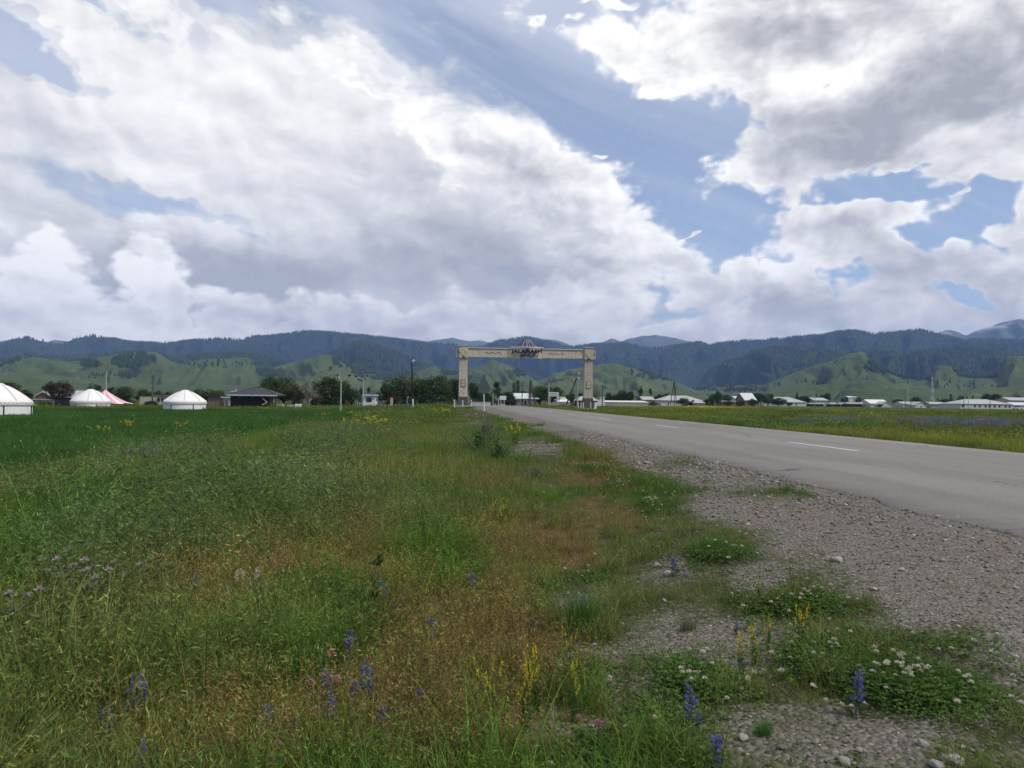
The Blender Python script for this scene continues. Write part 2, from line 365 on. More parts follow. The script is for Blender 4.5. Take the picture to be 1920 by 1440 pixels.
def build_ground():
    a = np.linspace(-1, 1, 461); xs = 6.0*np.sinh(a*8.05)/np.sinh(1.0)*1.0
    xs = np.sign(a)*(np.abs(a)*9.0 + (np.exp(np.abs(a)*8.1)-1)*6.2)
    xs = np.unique(np.concatenate([xs+2.0, np.array([3.95, 4.74, 4.8, 11.65, 11.71, 12.4])]))
    b = np.linspace(0, 1, 520); ys = -8 + b*34 + (np.exp(b*8.6)-1)*3.4
    ys = np.concatenate([np.array([-20000, -4000, -800, -200, -60, -25]), ys])
    X, Y = np.meshgrid(xs, ys); Z = gz(X, Y)
    inr = (X > 4.75) & (X < 11.7); Z = np.where(inr, Z-.05, Z)
    nx, ny = len(xs), len(ys); i = np.arange(nx*ny).reshape(ny, nx)
    Q = np.stack([i[:-1, :-1], i[:-1, 1:], i[1:, 1:], i[1:, :-1]], -1).reshape(-1, 4)
    zz = zones(X.ravel(), Y.ravel())
    g = zz['gravel']*sst(1500, 300, Y.ravel())
    cols = np.stack([g, zz['dry'], np.maximum(zz['crop'], zz['right']*.5)], -1)
    m = bpy.data.materials.new('ground_earth'); m.use_nodes = True; t = NT(m.node_tree); bs = t.n['Principled BSDF']
    pos = t.add('ShaderNodeNewGeometry').outputs['Position']
    at = t.add('ShaderNodeAttribute', attribute_name='Col'); sp = t.add('ShaderNodeSeparateColor'); t.l.new(at.outputs['Color'], sp.inputs[0])
    nA, nB, nC = t.noise(pos, 1.1, 5, .6), t.noise(pos, 9, 5, .65), t.noise(pos, .03, 5, .6)
    vo = t.add('ShaderNodeTexVoronoi'); vo.inputs['Scale'].default_value = 42; t.l.new(pos, vo.inputs['Vector'])
    vo2 = t.add('ShaderNodeTexVoronoi'); vo2.inputs['Scale'].default_value = 95; t.l.new(pos, vo2.inputs['Vector'])
    vs = t.add('ShaderNodeSeparateColor'); t.l.new(vo.outputs['Color'], vs.inputs[0])
    vs2 = t.add('ShaderNodeSeparateColor'); t.l.new(vo2.outputs['Color'], vs2.inputs[0])
    grav = t.mix(vs.outputs[0], (.072, .063, .054), (.235, .214, .188))
    grav = t.mix(t.m('MULTIPLY', vs2.outputs[1], .5), grav, (.18, .152, .13))
    grav = t.mix(t.rng(nA, .35, .7, 0, .6), grav, (.165, .140, .114))
    soil = t.mix(nB, (.035, .032, .016), (.09, .072, .038))
    green = t.mix(nB, (.018, .035, .010), (.05, .08, .022))
    green = t.mix(t.rng(nC, .4, .62), green, (.075, .10, .034))
    c = t.mix(sp.outputs[1], t.mix(.55, soil, green), t.mix(nB, (.07, .045, .018), (.16, .10, .045)))
    c = t.mix(sp.outputs[2], c, green)
    edge = t.rng(t.m('ADD', sp.outputs[0], t.m('MULTIPLY', t.m('MULTIPLY', t.m('ADD', t.m('SUBTRACT', nB, .5), t.m('SUBTRACT', vs.outputs[2], .5)), .7), 1.0)), .15, .75)
    c = t.mix(edge, c, grav)
    t.l.new(c, bs.inputs['Base Color']); bs.inputs['Roughness'].default_value = .95; bs.inputs['Specular IOR Level'].default_value = .08
    bp = t.add('ShaderNodeBump'); bp.inputs['Strength'].default_value = .9; bp.inputs['Distance'].default_value = .03
    h = t.m('ADD', t.m('MULTIPLY', vo.outputs['Distance'], -.8), t.m('MULTIPLY', nB, .8))
    t.l.new(h, bp.inputs['Height']); t.l.new(bp.outputs[0], bs.inputs['Normal'])
    o = link('ground', np_mesh('ground', np.stack([X, Y, Z], -1).reshape(-1, 3), Q, m, True, cols)); tag(o, kind='structure')
    # ---- road: an asphalt sheet with a ragged worn edge, 8 m wide
    yy = np.concatenate([np.arange(-12, 60, .12), np.arange(60, 320, 1.0)])
    el_ = 4.28 + (fbm(yy*.9, yy*0+3, 7, 5, .65)-.5)*.42 + (fbm(yy*.12, yy*0, 9, 2)-.5)*.12
    er_ = 12.10 + (fbm(yy*.9, yy*0+9, 8, 5, .65)-.5)*.35
    us = np.linspace(0, 1, 15); XX = el_[:, None]*(1-us) + er_[:, None]*us
    crown = .03*(1-((XX-8.2)/4)**2); dropedge = np.zeros_like(XX); dropedge[:, 0] = -.09; dropedge[:, -1] = -.09
    XX[:, 0] -= .01; XX[:, 1] = XX[:, 0]+.03; XX[:, -1] += .01; XX[:, -2] = XX[:, -1]-.03
    VV = np.stack([XX, np.repeat(yy[:, None], 15, 1), crown+dropedge+.0], -1).reshape(-1, 3)
    i = np.arange(len(yy)*15).reshape(-1, 15); Q = np.stack([i[:-1, :-1], i[:-1, 1:], i[1:, 1:], i[1:, :-1]], -1).reshape(-1, 4)
    m = bpy.data.materials.new('asphalt'); m.use_nodes = True; t = NT(m.node_tree); bs = t.n['Principled BSDF']
    pos = t.add('ShaderNodeNewGeometry').outputs['Position']
    mp = t.add('ShaderNodeMapping'); mp.inputs['Scale'].default_value = (1, .07, 1); t.l.new(pos, mp.inputs[0])
    mp2 = t.add('ShaderNodeMapping'); mp2.inputs['Scale'].default_value = (1, .3, 1); t.l.new(pos, mp2.inputs[0])
    st, pa, gr = t.noise(mp.outputs[0], 1.1, 4, .6), t.noise(mp2.outputs[0], .5, 5, .6), t.noise(pos, 90, 3, .7)
    vo = t.add('ShaderNodeTexVoronoi'); vo.inputs['Scale'].default_value = 75; t.l.new(pos, vo.inputs['Vector'])
    vs = t.add('ShaderNodeSeparateColor'); t.l.new(vo.outputs['Color'], vs.inputs[0])
    c = t.mix(t.rng(st, .35, .68), (.142, .132, .119), (.194, .181, .164))
    c = t.mix(t.rng(pa, .45, .75, 0, .6), c, (.165, .138, .108))
    c = t.mix(t.rng(vs.outputs[0], .55, 1, 0, .55), c, (.29, .262, .228)); c = t.mix(t.rng(gr, .55, .75, 0, .45), c, (.08, .076, .07))
    px_ = t.add('ShaderNodeSeparateXYZ'); t.l.new(pos, px_.inputs[0])
    wob = t.m('ADD', px_.outputs[0], t.m('MULTIPLY', t.m('SUBTRACT', st, .5), .9))
    trk = t.m('ABSOLUTE', t.m('SUBTRACT', t.m('PINGPONG', t.m('SUBTRACT', wob, 8.39), 2.0), 1.05))
    c = t.mix(t.rng(trk, .0, .55, .34, 0, smooth=True), c, (.115, .105, .092))
    pt = t.noise(mp2.outputs[0], .35, 3, .5); c = t.mix(t.rng(pt, .60, .62, 0, .22), c, (.10, .094, .085))
    dust = t.m('MULTIPLY', t.m('MAXIMUM', t.rng(px_.outputs[0], 5.4, 4.3, 0, 1), t.rng(px_.outputs[0], 11.3, 12.1, 0, 1)), t.rng(t.noise(pos, 2.2, 5, .7), .35, .62)); c = t.mix(t.m('MULTIPLY', dust, .75), c, (.23, .20, .165))
    cr = t.add('ShaderNodeTexVoronoi', feature='DISTANCE_TO_EDGE'); cr.inputs['Scale'].default_value = .22
    t.l.new(t.vm('ADD', pos, t.vm('MULTIPLY', t.noise(pos, 1.3, 4, .6, col=True), (1.2, 1.2, 0))), cr.inputs['Vector'])
    ck = t.m('MULTIPLY', t.rng(cr.outputs['Distance'], .0, .008, 1, 0), t.rng(t.noise(pos, .12, 2), .42, .5))
    c = t.mix(t.m('MULTIPLY', ck, .8), c, (.05, .048, .045))
    t.l.new(c, bs.inputs['Base Color']); bs.inputs['Roughness'].default_value = .85; bs.inputs['Specular IOR Level'].default_value = .3
    bp = t.add('ShaderNodeBump'); bp.inputs['Strength'].default_value = .5; bp.inputs['Distance'].default_value = .006
    t.l.new(vo.outputs['Distance'], bp.inputs['Height']); t.l.new(bp.outputs[0], bs.inputs['Normal'])
    tag(link('road', np_mesh('road', VV, Q, m, False)), kind='structure')
    # ---- worn white centre dashes
    m = bpy.data.materials.new('road_paint'); m.use_nodes = True; t = NT(m.node_tree); bs = t.n['Principled BSDF']
    pos = t.add('ShaderNodeNewGeometry').outputs['Position']
    c = t.mix(t.rng(t.noise(pos, 22, 5, .7), .42, .62, 0, .75), (.62, .61, .58), (.19, .18, .17))
    t.l.new(c, bs.inputs['Base Color']); bs.inputs['Roughness'].default_value = .7
    mb = MB(); z = .034
    for k in range(-1, 22):
        y0 = 15.15 + k*12.85; L = 3.3
        n = 16 if k < 3 else 2; e = [(random.Random(k*99+q).uniform(-.008, .008)) for q in range(2*n+2)]
        for q in range(n):
            ya, yb = y0+L*q/n, y0+L*(q+1)/n
            mb.add([(8.33+e[q], ya, z), (8.45+e[q+n], ya, z), (8.45+e[q+n+1] if q < n-1 else 8.45, yb, z), (8.33+e[q+1], yb, z)], [(0, 1, 2, 3)])
    tag(mb.build('road_centre_markings', m), kind='structure')
build_ground()

# ------------------------------------------------------------------ mountains
def pc(s): 
    v = [float(q) for q in s.replace(';', ',').split(',')]; return np.array(v).reshape(-1, 2)
LAYERS = {}
def ridge(name, pts, R, W, B, mt, spur=.3, seed=1, jag=0.0, zones_fn=None, rows=46, N=1300, p=1.15, k=26):
    pts = pc(pts) if isinstance(pts, str) else pts
    ae = np.array([azel(a, b) for a, b in pts]); az = np.linspace(-.90, .98, N)
    te = np.interp(az, ae[:, 0], np.tan(ae[:, 1])/1.0)
    kr = np.array([1, 2, 3, 2, 1.]); kr /= kr.sum(); te = np.convolve(np.pad(te, 2, 'edge'), kr, 'valid')
    if jag: te = te + jag*(fbm(az*60, az*0, seed, 5, .6)-.5)
    Rr = R*(1 + .10*(fbm(az*6, az*0+2, seed+5, 3)-.5))
    t = np.concatenate([np.linspace(0, 1, rows), 1+np.linspace(.06, 1, 14)])
    T, A = np.meshgrid(t, az, indexing='ij')
    RR = np.repeat(Rr[None], len(t), 0); TE = np.repeat(te[None], len(t), 0)
    front = T <= 1
    D = np.where(front, RR-W*(1-T)*(1+.25*(fbm(A*9, T*0, seed+9, 2)-.5)), RR+B*(T-1))
    H = TE*RR
    warp = (fbm(A*k*.5, T*1.3, seed+3, 3)-.5)*1.6
    sp = np.abs(2*fbm(A*k+warp*1.5+T*.7, T*1.1+warp, seed+2, 4, .55)-1); sp = 1-sp*1.9
    prof = np.clip(T, 0, 1)**p
    bulge = 4*np.clip(T, 0, 1)*(1-np.clip(T, 0, 1))
    z = H*(prof + spur*bulge*(sp-.45))
    z = np.where(front, z, H*(1-.9*sst(0, 1, T-1)) + H*spur*.5*(sp-.6)*np.clip(T-1, 0, .3)*2)
    z = np.where(front & (T < 1), np.minimum(z, TE*D*(.992-.02*(1-T))), z)
    z = np.where(~front, np.minimum(z, TE*D*.97), z)
    z = np.maximum(z, -4+0*z) + 1.0
    Xw = D*np.sin(A); Yw = D*np.cos(A)
    i = np.arange(len(t)*N).reshape(len(t), N)
    Q = np.stack([i[:-1, :-1], i[:-1, 1:], i[1:, 1:], i[1:, :-1]], -1).reshape(-1, 4)
    V = np.stack([Xw, Yw, z], -1)
    LAYERS[name] = dict(az=az, T=T, V=V, el=np.arctan2(z-1, D), D=D, rows=rows)
    o = link(name, np_mesh(name, V.reshape(-1, 3), Q, mt, True)); tag(o, kind='structure'); return o
def on_layer(name, px, py):
    L = LAYERS[name]; a, e = azel(px, py); j = int(np.clip(np.searchsorted(L['az'], a), 1, len(L['az'])-2))
    col = L['el'][:L['rows'], j]; k = int(np.argmax(col >= e)) if (col >= e).any() else L['rows']-1
    return Vector(L['V'][k, j])
def hill_mat(name, c1, c2, c3, rock=None, sc=.004, snow=False, streak=True):
    m = bpy.data.materials.new(name); m.use_nodes = True; t = NT(m.node_tree); b = t.n['Principled BSDF']
    pos = t.add('ShaderNodeNewGeometry').outputs['Position']
    mp = t.add('ShaderNodeMapping'); mp.inputs['Scale'].default_value = (1, .35, 1.6); t.l.new(pos, mp.inputs[0]); v = mp.outputs[0]
    a, d, e = t.noise(v, sc, 6, .6), t.noise(v, sc*6, 5, .65), t.noise(v, sc*30, 3, .6)
    c = t.mix(t.rng(a, .36, .62), c1, c2); c = t.mix(t.rng(d, .48, .68, 0, .8), c, c3); c = t.mix(t.rng(e, .55, .75, 0, .35), c, tuple(q*.45 for q in c1))
    if rock:
        r = t.m('MULTIPLY', t.rng(t.noise(v, sc*2.3, 8, .72, 1.2), .64, .70), t.rng(t.noise(v, sc*14, 4, .7), .42, .55))
        c = t.mix(t.m('MULTIPLY', r, .85), c, rock)
    if streak:
        tr = t.m('ABSOLUTE', t.m('SUBTRACT', t.noise(v, sc*1.1, 4, .5, .4), .5))
        c = t.mix(t.m('MULTIPLY', t.rng(tr, 0, .0035, 1, 0), t.m('MULTIPLY', t.rng(t.noise(v, sc*2, 2), .52, .60), .55)), c, (.30, .29, .21))
    if snow:
        z = t.add('ShaderNodeSeparateXYZ'); t.l.new(pos, z.inputs[0])
        s = t.m('MULTIPLY', t.rng(t.noise(v, sc*3, 6, .75), .52, .58), t.rng(t.m('ADD', z.outputs[2], t.m('MULTIPLY', a, 300)), 980, 1150))
        c = t.mix(s, c, (.8, .82, .86))
    t.l.new(c, b.inputs['Base Color']); b.inputs['Roughness'].default_value = .95; b.inputs['Specular IOR Level'].default_value = .1
    bp = t.add('ShaderNodeBump'); bp.inputs['Strength'].default_value = .6; bp.inputs['Distance'].default_value = 12
    t.l.new(d, bp.inputs['Height']); t.l.new(bp.outputs[0], b.inputs['Normal'])
    return m
M_peak = hill_mat('far_rock', (.10, .10, .095), (.085, .11, .06), (.14, .135, .125), rock=(.2, .19, .18), sc=.0016, snow=True, streak=False)
M_wood = hill_mat('forest_floor', (.018, .030, .014), (.024, .038, .016), (.035, .055, .02), sc=.003, streak=False)
M_hill = hill_mat('hill_grass', (.044, .066, .020), (.082, .102, .030), (.052, .074, .024), rock=(.26, .25, .2), sc=.0035)
M_foot = hill_mat('foothill_grass', (.038, .060, .018), (.056, .080, .024), (.070, .090, .026), rock=(.22, .21, .17), sc=.005)

ridge('far_mountains', '-500,640,-200,632,-60,645,0,640,22,636,40,634,62,641,90,641,103,637,112,639,130,640,175,640,190,636,213,631,230,636,260,652,700,655,745,640,755,636,768,635,800,640,848,633,880,640,900,638,915,642,960,650,1010,646,1022,640,1036,636,1055,641,1075,650,1095,650,1118,644,1130,642,1147,634,1165,641,1178,635,1192,633,1205,629,1215,630,1230,628,1268,634,1290,640,1300,640,1320,650,1500,660,1700,640,1755,625,1777,618,1790,620,1812,630,1826,622,1836,618,1855,613,1868,608,1880,604,1893,602,1905,599,1920,597,1960,590,2100,610,2400,600',
      10000, 1800, 1500, M_peak, spur=.35, seed=41, jag=.0009, k=14)
ridge('forest_mountains', '-600,640,-200,650,0,648,20,640,35,636,50,634,80,640,98,646,120,644,135,637,150,633,172,630,200,636,250,643,290,645,325,645,345,641,400,636,450,638,480,632,500,631,540,627,555,624,570,622,620,624,700,632,755,638,770,642,800,645,850,646,870,651,890,654,905,651,930,641,960,637,985,633,1000,636,1030,640,1048,646,1060,650,1075,652,1115,646,1150,646,1170,645,1190,649,1215,654,1250,651,1290,646,1310,642,1330,648,1345,645,1370,642,1400,639,1425,640,1450,637,1475,636,1500,632,1540,630,1570,624,1600,621,1640,627,1680,625,1720,620,1740,622,1770,630,1810,640,1840,637,1880,638,1920,639,2000,634,2400,640',
      7200, 2200, 1500, M_wood, spur=.58, seed=4, k=20)
ridge('forest_spurs', '-500,672,-100,668,0,672,60,664,130,672,190,664,260,660,330,668,400,664,470,662,520,672,560,690,600,676,617,662,640,652,671,640,700,646,740,660,790,682,850,700,900,694,960,690,1020,712,1100,690,1200,700,1290,732,1306,727,1328,690,1350,683,1387,671,1415,659,1451,651,1480,648,1530,652,1580,662,1640,657,1698,663,1742,658,1786,654,1815,653,1844,656,1873,661,1900,666,1930,668,2100,672,2400,660',
      4600, 1300, 900, M_wood, spur=.5, seed=15, k=24)
ridge('green_hills', '-500,700,-200,686,-60,694,0,690,10,682,30,675,62,669,100,674,130,678,152,677,190,669,225,664,262,660,292,660,312,672,335,684,380,673,430,672,462,669,476,676,486,698,510,690,557,677,590,669,617,664,625,668,650,684,700,700,737,706,768,704,793,693,816,685,826,694,844,701,857,699,877,696,910,680,924,674,953,685,975,695,1007,715,1037,702,1066,693,1092,689,1128,682,1156,682,1182,689,1197,695,1218,703,1243,712,1271,717,1306,733,1330,729,1364,724,1408,721,1429,722,1482,702,1524,686,1553,679,1590,664,1619,658,1628,672,1648,690,1677,704,1691,709,1742,712,1748,699,1757,685,1786,686,1793,699,1815,708,1844,708,1865,703,1879,684,1884,669,1917,667,2050,672,2400,660',
      2900, 800, 600, M_hill, spur=.42, seed=27, k=22, p=1.05)
ridge('foothills', '-500,724,-200,712,-60,712,0,703,60,698,110,704,200,718,330,723,450,722,560,729,640,724,740,730,830,726,900,731,970,722,985,712,1000,722,1080,727,1160,730,1260,735,1330,740,1400,740,1440,738,1480,730,1560,718,1620,712,1660,716,1700,724,1800,732,1880,726,1920,722,2200,716,2400,720',
      2000, 600, 500, M_foot, spur=.34, seed=33, k=18, p=1.0)

# ------------------------------------------------------------------ conifer woods on the slopes (nobody could count them)
def conifers(name, places, h, r, mt, seed):
    rg = np.random.default_rng(seed); n = len(places); ns = 5
    Pn = np.asarray(places); hh = h*rg.uniform(.6, 1.25, n); rr = r*rg.uniform(.7, 1.2, n)
    ang = np.arange(ns)*2*np.pi/ns; ph = rg.uniform(0, 6.28, n)
    ring = np.stack([np.cos(ang[None]+ph[:, None])*rr[:, None], np.sin(ang[None]+ph[:, None])*rr[:, None], np.repeat((hh*.08)[:, None], ns, 1)], -1) + Pn[:, None]
    ring2 = np.stack([np.cos(ang[None]+ph[:, None])*rr[:, None]*.62, np.sin(ang[None]+ph[:, None])*rr[:, None]*.62, np.repeat((hh*.5)[:, None], ns, 1)], -1) + Pn[:, None]
    top = Pn + np.stack([rg.normal(0, .3, n), rg.normal(0, .3, n), hh], -1)
    V = np.concatenate([ring, ring2, top[:, None]], 1)
    q = np.array([[k, (k+1) % ns, ns+(k+1) % ns, ns+k] for k in range(ns)]); tr = np.array([[ns+k, ns+(k+1) % ns, 2*ns] for k in range(ns)])
    o = np.arange(n)*(2*ns+1); Q = (q[None]+o[:, None, None]).reshape(-1, 4); T = (tr[None]+o[:, None, None]).reshape(-1, 3)
    b = np.repeat(rg.uniform(.55, 1.45, n)[:, None], 2*ns+1, 1).reshape(-1); wm = np.repeat(rg.uniform(0, 1, n)**2, 2*ns+1)
    c = np.stack([b*(.022+.018*wm), b*(.036+.03*wm), b*(.019+.002*wm)], -1)
    ob = link(name, np_mesh(name, V.reshape(-1, 3), [Q, T], mt, False, c)); tag(ob, kind='stuff'); return ob
def leaf_mat(name, trans=.25, rough=.7):
    m = bpy.data.materials.new(name); m.use_nodes = True; t = NT(m.node_tree); b = t.n['Principled BSDF']
    a = t.add('ShaderNodeAttribute', attribute_name='Col')
    t.l.new(a.outputs['Color'], b.inputs['Base Color']); b.inputs['Roughness'].default_value = rough; b.inputs['Specular IOR Level'].default_value = .12
    if trans:
        tr = t.add('ShaderNodeBsdfTranslucent'); t.l.new(a.outputs['Color'], tr.inputs[0]); mx = t.add('ShaderNodeMixShader'); mx.inputs[0].default_value = trans
        t.l.new(b.outputs[0], mx.inputs[1]); t.l.new(tr.outputs[0], mx.inputs[2]); t.l.new(mx.outputs[0], t.n['Material Output'].inputs[0])
    return m
M_conifer = leaf_mat('conifer_needles', 0)
def sample_layer(name, n, seed, t0=.1, dens=None, t1=1.0):
    L = LAYERS[name]; rg = np.random.default_rng(seed); V = L['V']; R = L['rows']; N = V.shape[1]
    ti = rg.uniform(t0*(R-1), (R-1)*t1-1e-3, n); ai = rg.uniform(0, N-1.001, n)
    i, j = ti.astype(int), ai.astype(int); f, g = (ti-i)[:, None], (ai-j)[:, None]
    p = (V[i, j]*(1-f)+V[i+1, j]*f)*(1-g) + (V[i, j+1]*(1-f)+V[i+1, j+1]*f)*g
    if dens is not None:
        px, py = proj(p[:, 0], p[:, 1], p[:, 2]); keep = rg.uniform(0, 1, n) < dens(px, py, p); p = p[keep]
    return p
def d_main(px, py, p):
    clear = fbm(p[:, 0]*.0035, p[:, 2]*.012+p[:, 1]*.001, 77, 4)
    lo = (px < 520)*sst(.50, .58, clear)*.85 + (px >= 520)*sst(.66, .72, clear)*.8
    return np.where((px > -250) & (px < 2200), 1-lo, .0)
conifers('forest_on_main_ridge', sample_layer('forest_mountains', 62000, 1, .25, d_main), 24, 6.0, M_conifer, 2)
conifers('crest_trees_of_main_ridge', sample_layer('forest_mountains', 2600, 5, .985, d_main), 26, 5.5, M_conifer, 12)
def d_spur(px, py, p):
    clear = fbm(p[:, 0]*.004, p[:, 2]*.014+p[:, 1]*.001, 71, 4)
    lo = np.where((px > 1290) & (px < 1640) & (py > 690), sst(.44, .52, clear), sst(.64, .72, clear)*.7)
    return np.where((px > -250) & (px < 2200), 1-lo, .0)
conifers('forest_on_spurs', sample_layer('forest_spurs', 52000, 3, .2, d_spur), 18, 4.4, M_conifer, 4)
GPOLY = [(150, 188, 676, 689, 420), (207, 291, 664, 691, 1500), (0, 36, 662, 682, 160), (222, 264, 697, 709, 260), (478, 520, 690, 706, 260), (623, 662, 668, 690, 500), (640, 706, 684, 702, 700), (690, 712, 698, 712, 120), (668, 684, 700, 716, 90),
         (700, 760, 700, 712, 500), (826, 858, 692, 702, 300), (960, 985, 690, 706, 90), (1180, 1262, 686, 714, 420), (1306, 1440, 722, 734, 420), (1626, 1690, 668, 706, 500), (1618, 1650, 684, 700, 60), (1690, 1745, 704, 712, 260), (1793, 1870, 696, 709, 600), (1786, 1800, 684, 700, 100), (1383, 1392, 728, 736, 12), (1580, 1586, 698, 702, 4), (616, 622, 690, 694, 6), (717, 724, 706, 714, 8), (150, 240, 700, 708, 26), (330, 480, 676, 690, 60), (1400, 1900, 712, 730, 60)]
def hill_woods():
    rg = np.random.default_rng(9); out = []
    for x0, x1, y0, y1, n in GPOLY:
        for _ in range(n):
            u, v = rg.uniform(0, 1), rg.uniform(0, 1); px = x0+(x1-x0)*u
            if (2*u-1)**2+(2*v-1)**2 > .55+.9*fbm(np.array([px*.13]), np.array([v*3.0]), 8, 3)[0]: continue
            if fbm(np.array([px*.09]), np.array([v*2.0]), 5, 2)[0] < .36 and n > 100: continue
            sl = .5*(u-.5)*(y1-y0)*(-1 if x0 < 300 else 1)
            out.append(on_layer('green_hills', px, y0+(y1-y0)*v*.9+3+sl*.5))
    return np.array(out)
conifers('tree_clumps_on_green_hills', hill_woods(), 14, 3.3, M_conifer, 8)
conifers('scattered_trees_on_green_hills', sample_layer('green_hills', 260, 33, .3, lambda px, py, p: (px > -200)*(px < 2100)*.9), 7.5, 2.7, M_conifer, 18)

def build_haze():
    mb = MB(); mb.box(-11500, 13000, -9000, 12500, -8, 1340)
    m = bpy.data.materials.new('haze_air'); m.use_nodes = True; t = NT(m.node_tree); t.n.remove(t.n['Principled BSDF'])
    v = t.add('ShaderNodeVolumePrincipled'); v.inputs['Color'].default_value = (.31, .51, 1.0, 1); v.inputs['Density'].default_value = HAZE
    v.inputs['Anisotropy'].default_value = 0.0
    t.l.new(v.outputs[0], t.n['Material Output'].inputs['Volume'])
    o = mb.build('haze', m); tag(o, kind='stuff')
    m.cycles.homogeneous_volume = True if hasattr(m.cycles, 'homogeneous_volume') else None
HAZE = 6.4e-5
build_haze()
# ------------------------------------------------------------------ vegetation: tuft meshes, scattered by geometry nodes
def veg_mat(name, trans=.3, rough=.75, spec=.10):
    m = bpy.data.materials.new(name); m.use_nodes = True; t = NT(m.node_tree); b = t.n['Principled BSDF']
    a = t.add('ShaderNodeAttribute', attribute_name='Col'); i = t.add('ShaderNodeAttribute', attribute_name='tint', attribute_type='INSTANCER')
    c = t.vm('MULTIPLY', a.outputs['Color'], i.outputs['Vector'])
    t.l.new(c, b.inputs['Base Color']); b.inputs['Roughness'].default_value = rough; b.inputs['Specular IOR Level'].default_value = spec
    tr = t.add('ShaderNodeBsdfTranslucent'); t.l.new(c, tr.inputs[0]); mx = t.add('ShaderNodeMixShader'); mx.inputs[0].default_value = trans
    t.l.new(b.outputs[0], mx.inputs[1]); t.l.new(tr.outputs[0], mx.inputs[2]); t.l.new(mx.outputs[0], t.n['Material Output'].inputs[0])
    return m
M_veg = veg_mat('grass_blades'); M_stone = veg_mat('gravel_stone', 0.0, .85, .3); M_petal = veg_mat('petals', .35, .6, .2)
class Veg:
    """numpy builder of leaf-like faces with per-vertex colour"""
    def __init__(s, seed): s.r = np.random.default_rng(seed); s.V = []; s.C = []; s.Q = []; s.T = []; s.n = 0
    def put(s, V, C, Q=None, T=None):
        if Q is not None and len(Q): s.Q.append(Q+s.n)
        if T is not None and len(T): s.T.append(T+s.n)
        s.V.append(V); s.C.append(C); s.n += len(V)
    def blades(s, base, h, w, lean, droop, col, cvar=.3, seg=3, az=None):
        r = s.r; n = len(base); h = h*r.uniform(.55, 1.15, n); a = r.uniform(0, 6.283, n) if az is None else az
        ln = lean*r.uniform(.1, 1.3, n); dr = droop*r.uniform(0, 1.4, n); wa = a + r.uniform(-.9, .9, n) + 1.57
        t = np.linspace(0, 1, seg+1)[None]; H = h[:, None]
        out = H*(ln[:, None]*t + dr[:, None]*t**2.2); z = H*(t - .45*dr[:, None]*t**2.6)
        x = base[:, 0:1]+out*np.cos(a)[:, None]; y = base[:, 1:2]+out*np.sin(a)[:, None]; z = base[:, 2:3]+z
        wd = (w*r.uniform(.6, 1.3, n))[:, None]*(1-t**1.6*.93)*.5*(.55+.45*np.minimum(t*4, 1))
        dx, dy = wd*np.cos(wa)[:, None], wd*np.sin(wa)[:, None]
        V = np.stack([np.stack([x-dx, y-dy, z], -1), np.stack([x+dx, y+dy, z], -1)], 2).reshape(-1, 3)
        q = np.array([[2*k, 2*k+1, 2*k+3, 2*k+2] for k in range(seg)])
        Q = (q[None]+(np.arange(n)*2*(seg+1))[:, None, None]).reshape(-1, 4)
        b = r.uniform(1-cvar, 1+cvar, n); hue = r.normal(0, .10, n)
        c = np.array(col)[None]*b[:, None]*np.stack([1+hue*1.5, 1+0*hue, 1-hue], -1)
        s.put(V, np.repeat(np.clip(c, 0, 4), 2*(seg+1), 0), Q); return np.stack([x[:, -1], y[:, -1], z[:, -1]], -1), a
    def leaves(s, pos, ln, wd, dirn, col, cvar=.25, up=0.3):
        """rhombic leaves at pos pointing along dirn (n,3)"""
        r = s.r; n = len(pos); d = dirn/np.maximum(np.linalg.norm(dirn, axis=1, keepdims=True), 1e-6)
        k = r.normal(0, 1, (n, 3)); k[:, 2] = np.abs(k[:, 2])*up+.0; sd = np.cross(d, k); sd /= np.maximum(np.linalg.norm(sd, axis=1, keepdims=True), 1e-6)
        L = (ln*r.uniform(.6, 1.3, n))[:, None]; W = (wd*r.uniform(.6, 1.3, n))[:, None]*.5
        V = np.stack([pos, pos+d*L*.45+sd*W, pos+d*L, pos+d*L*.45-sd*W], 1).reshape(-1, 3)
        Q = (np.array([[0, 1, 2, 3]])+(np.arange(n)*4)[:, None]).reshape(-1, 4)
        c = np.array(col)[None]*r.uniform(1-cvar, 1+cvar, n)[:, None]; s.put(V, np.repeat(c, 4, 0), Q)
    def mesh(s, name, mt):
        F_ = []
        if s.Q: F_.append(np.concatenate(s.Q))
        if s.T: F_.append(np.concatenate(s.T))
        return np_mesh(name, np.concatenate(s.V), F_, mt, False, np.concatenate(s.C))
def disc(r, n, R, z=0.0):
    a = r.uniform(0, 6.283, n); q = R*np.sqrt(r.uniform(0, 1, n)); return np.stack([q*np.cos(a), q*np.sin(a), np.full(n, z)], -1)

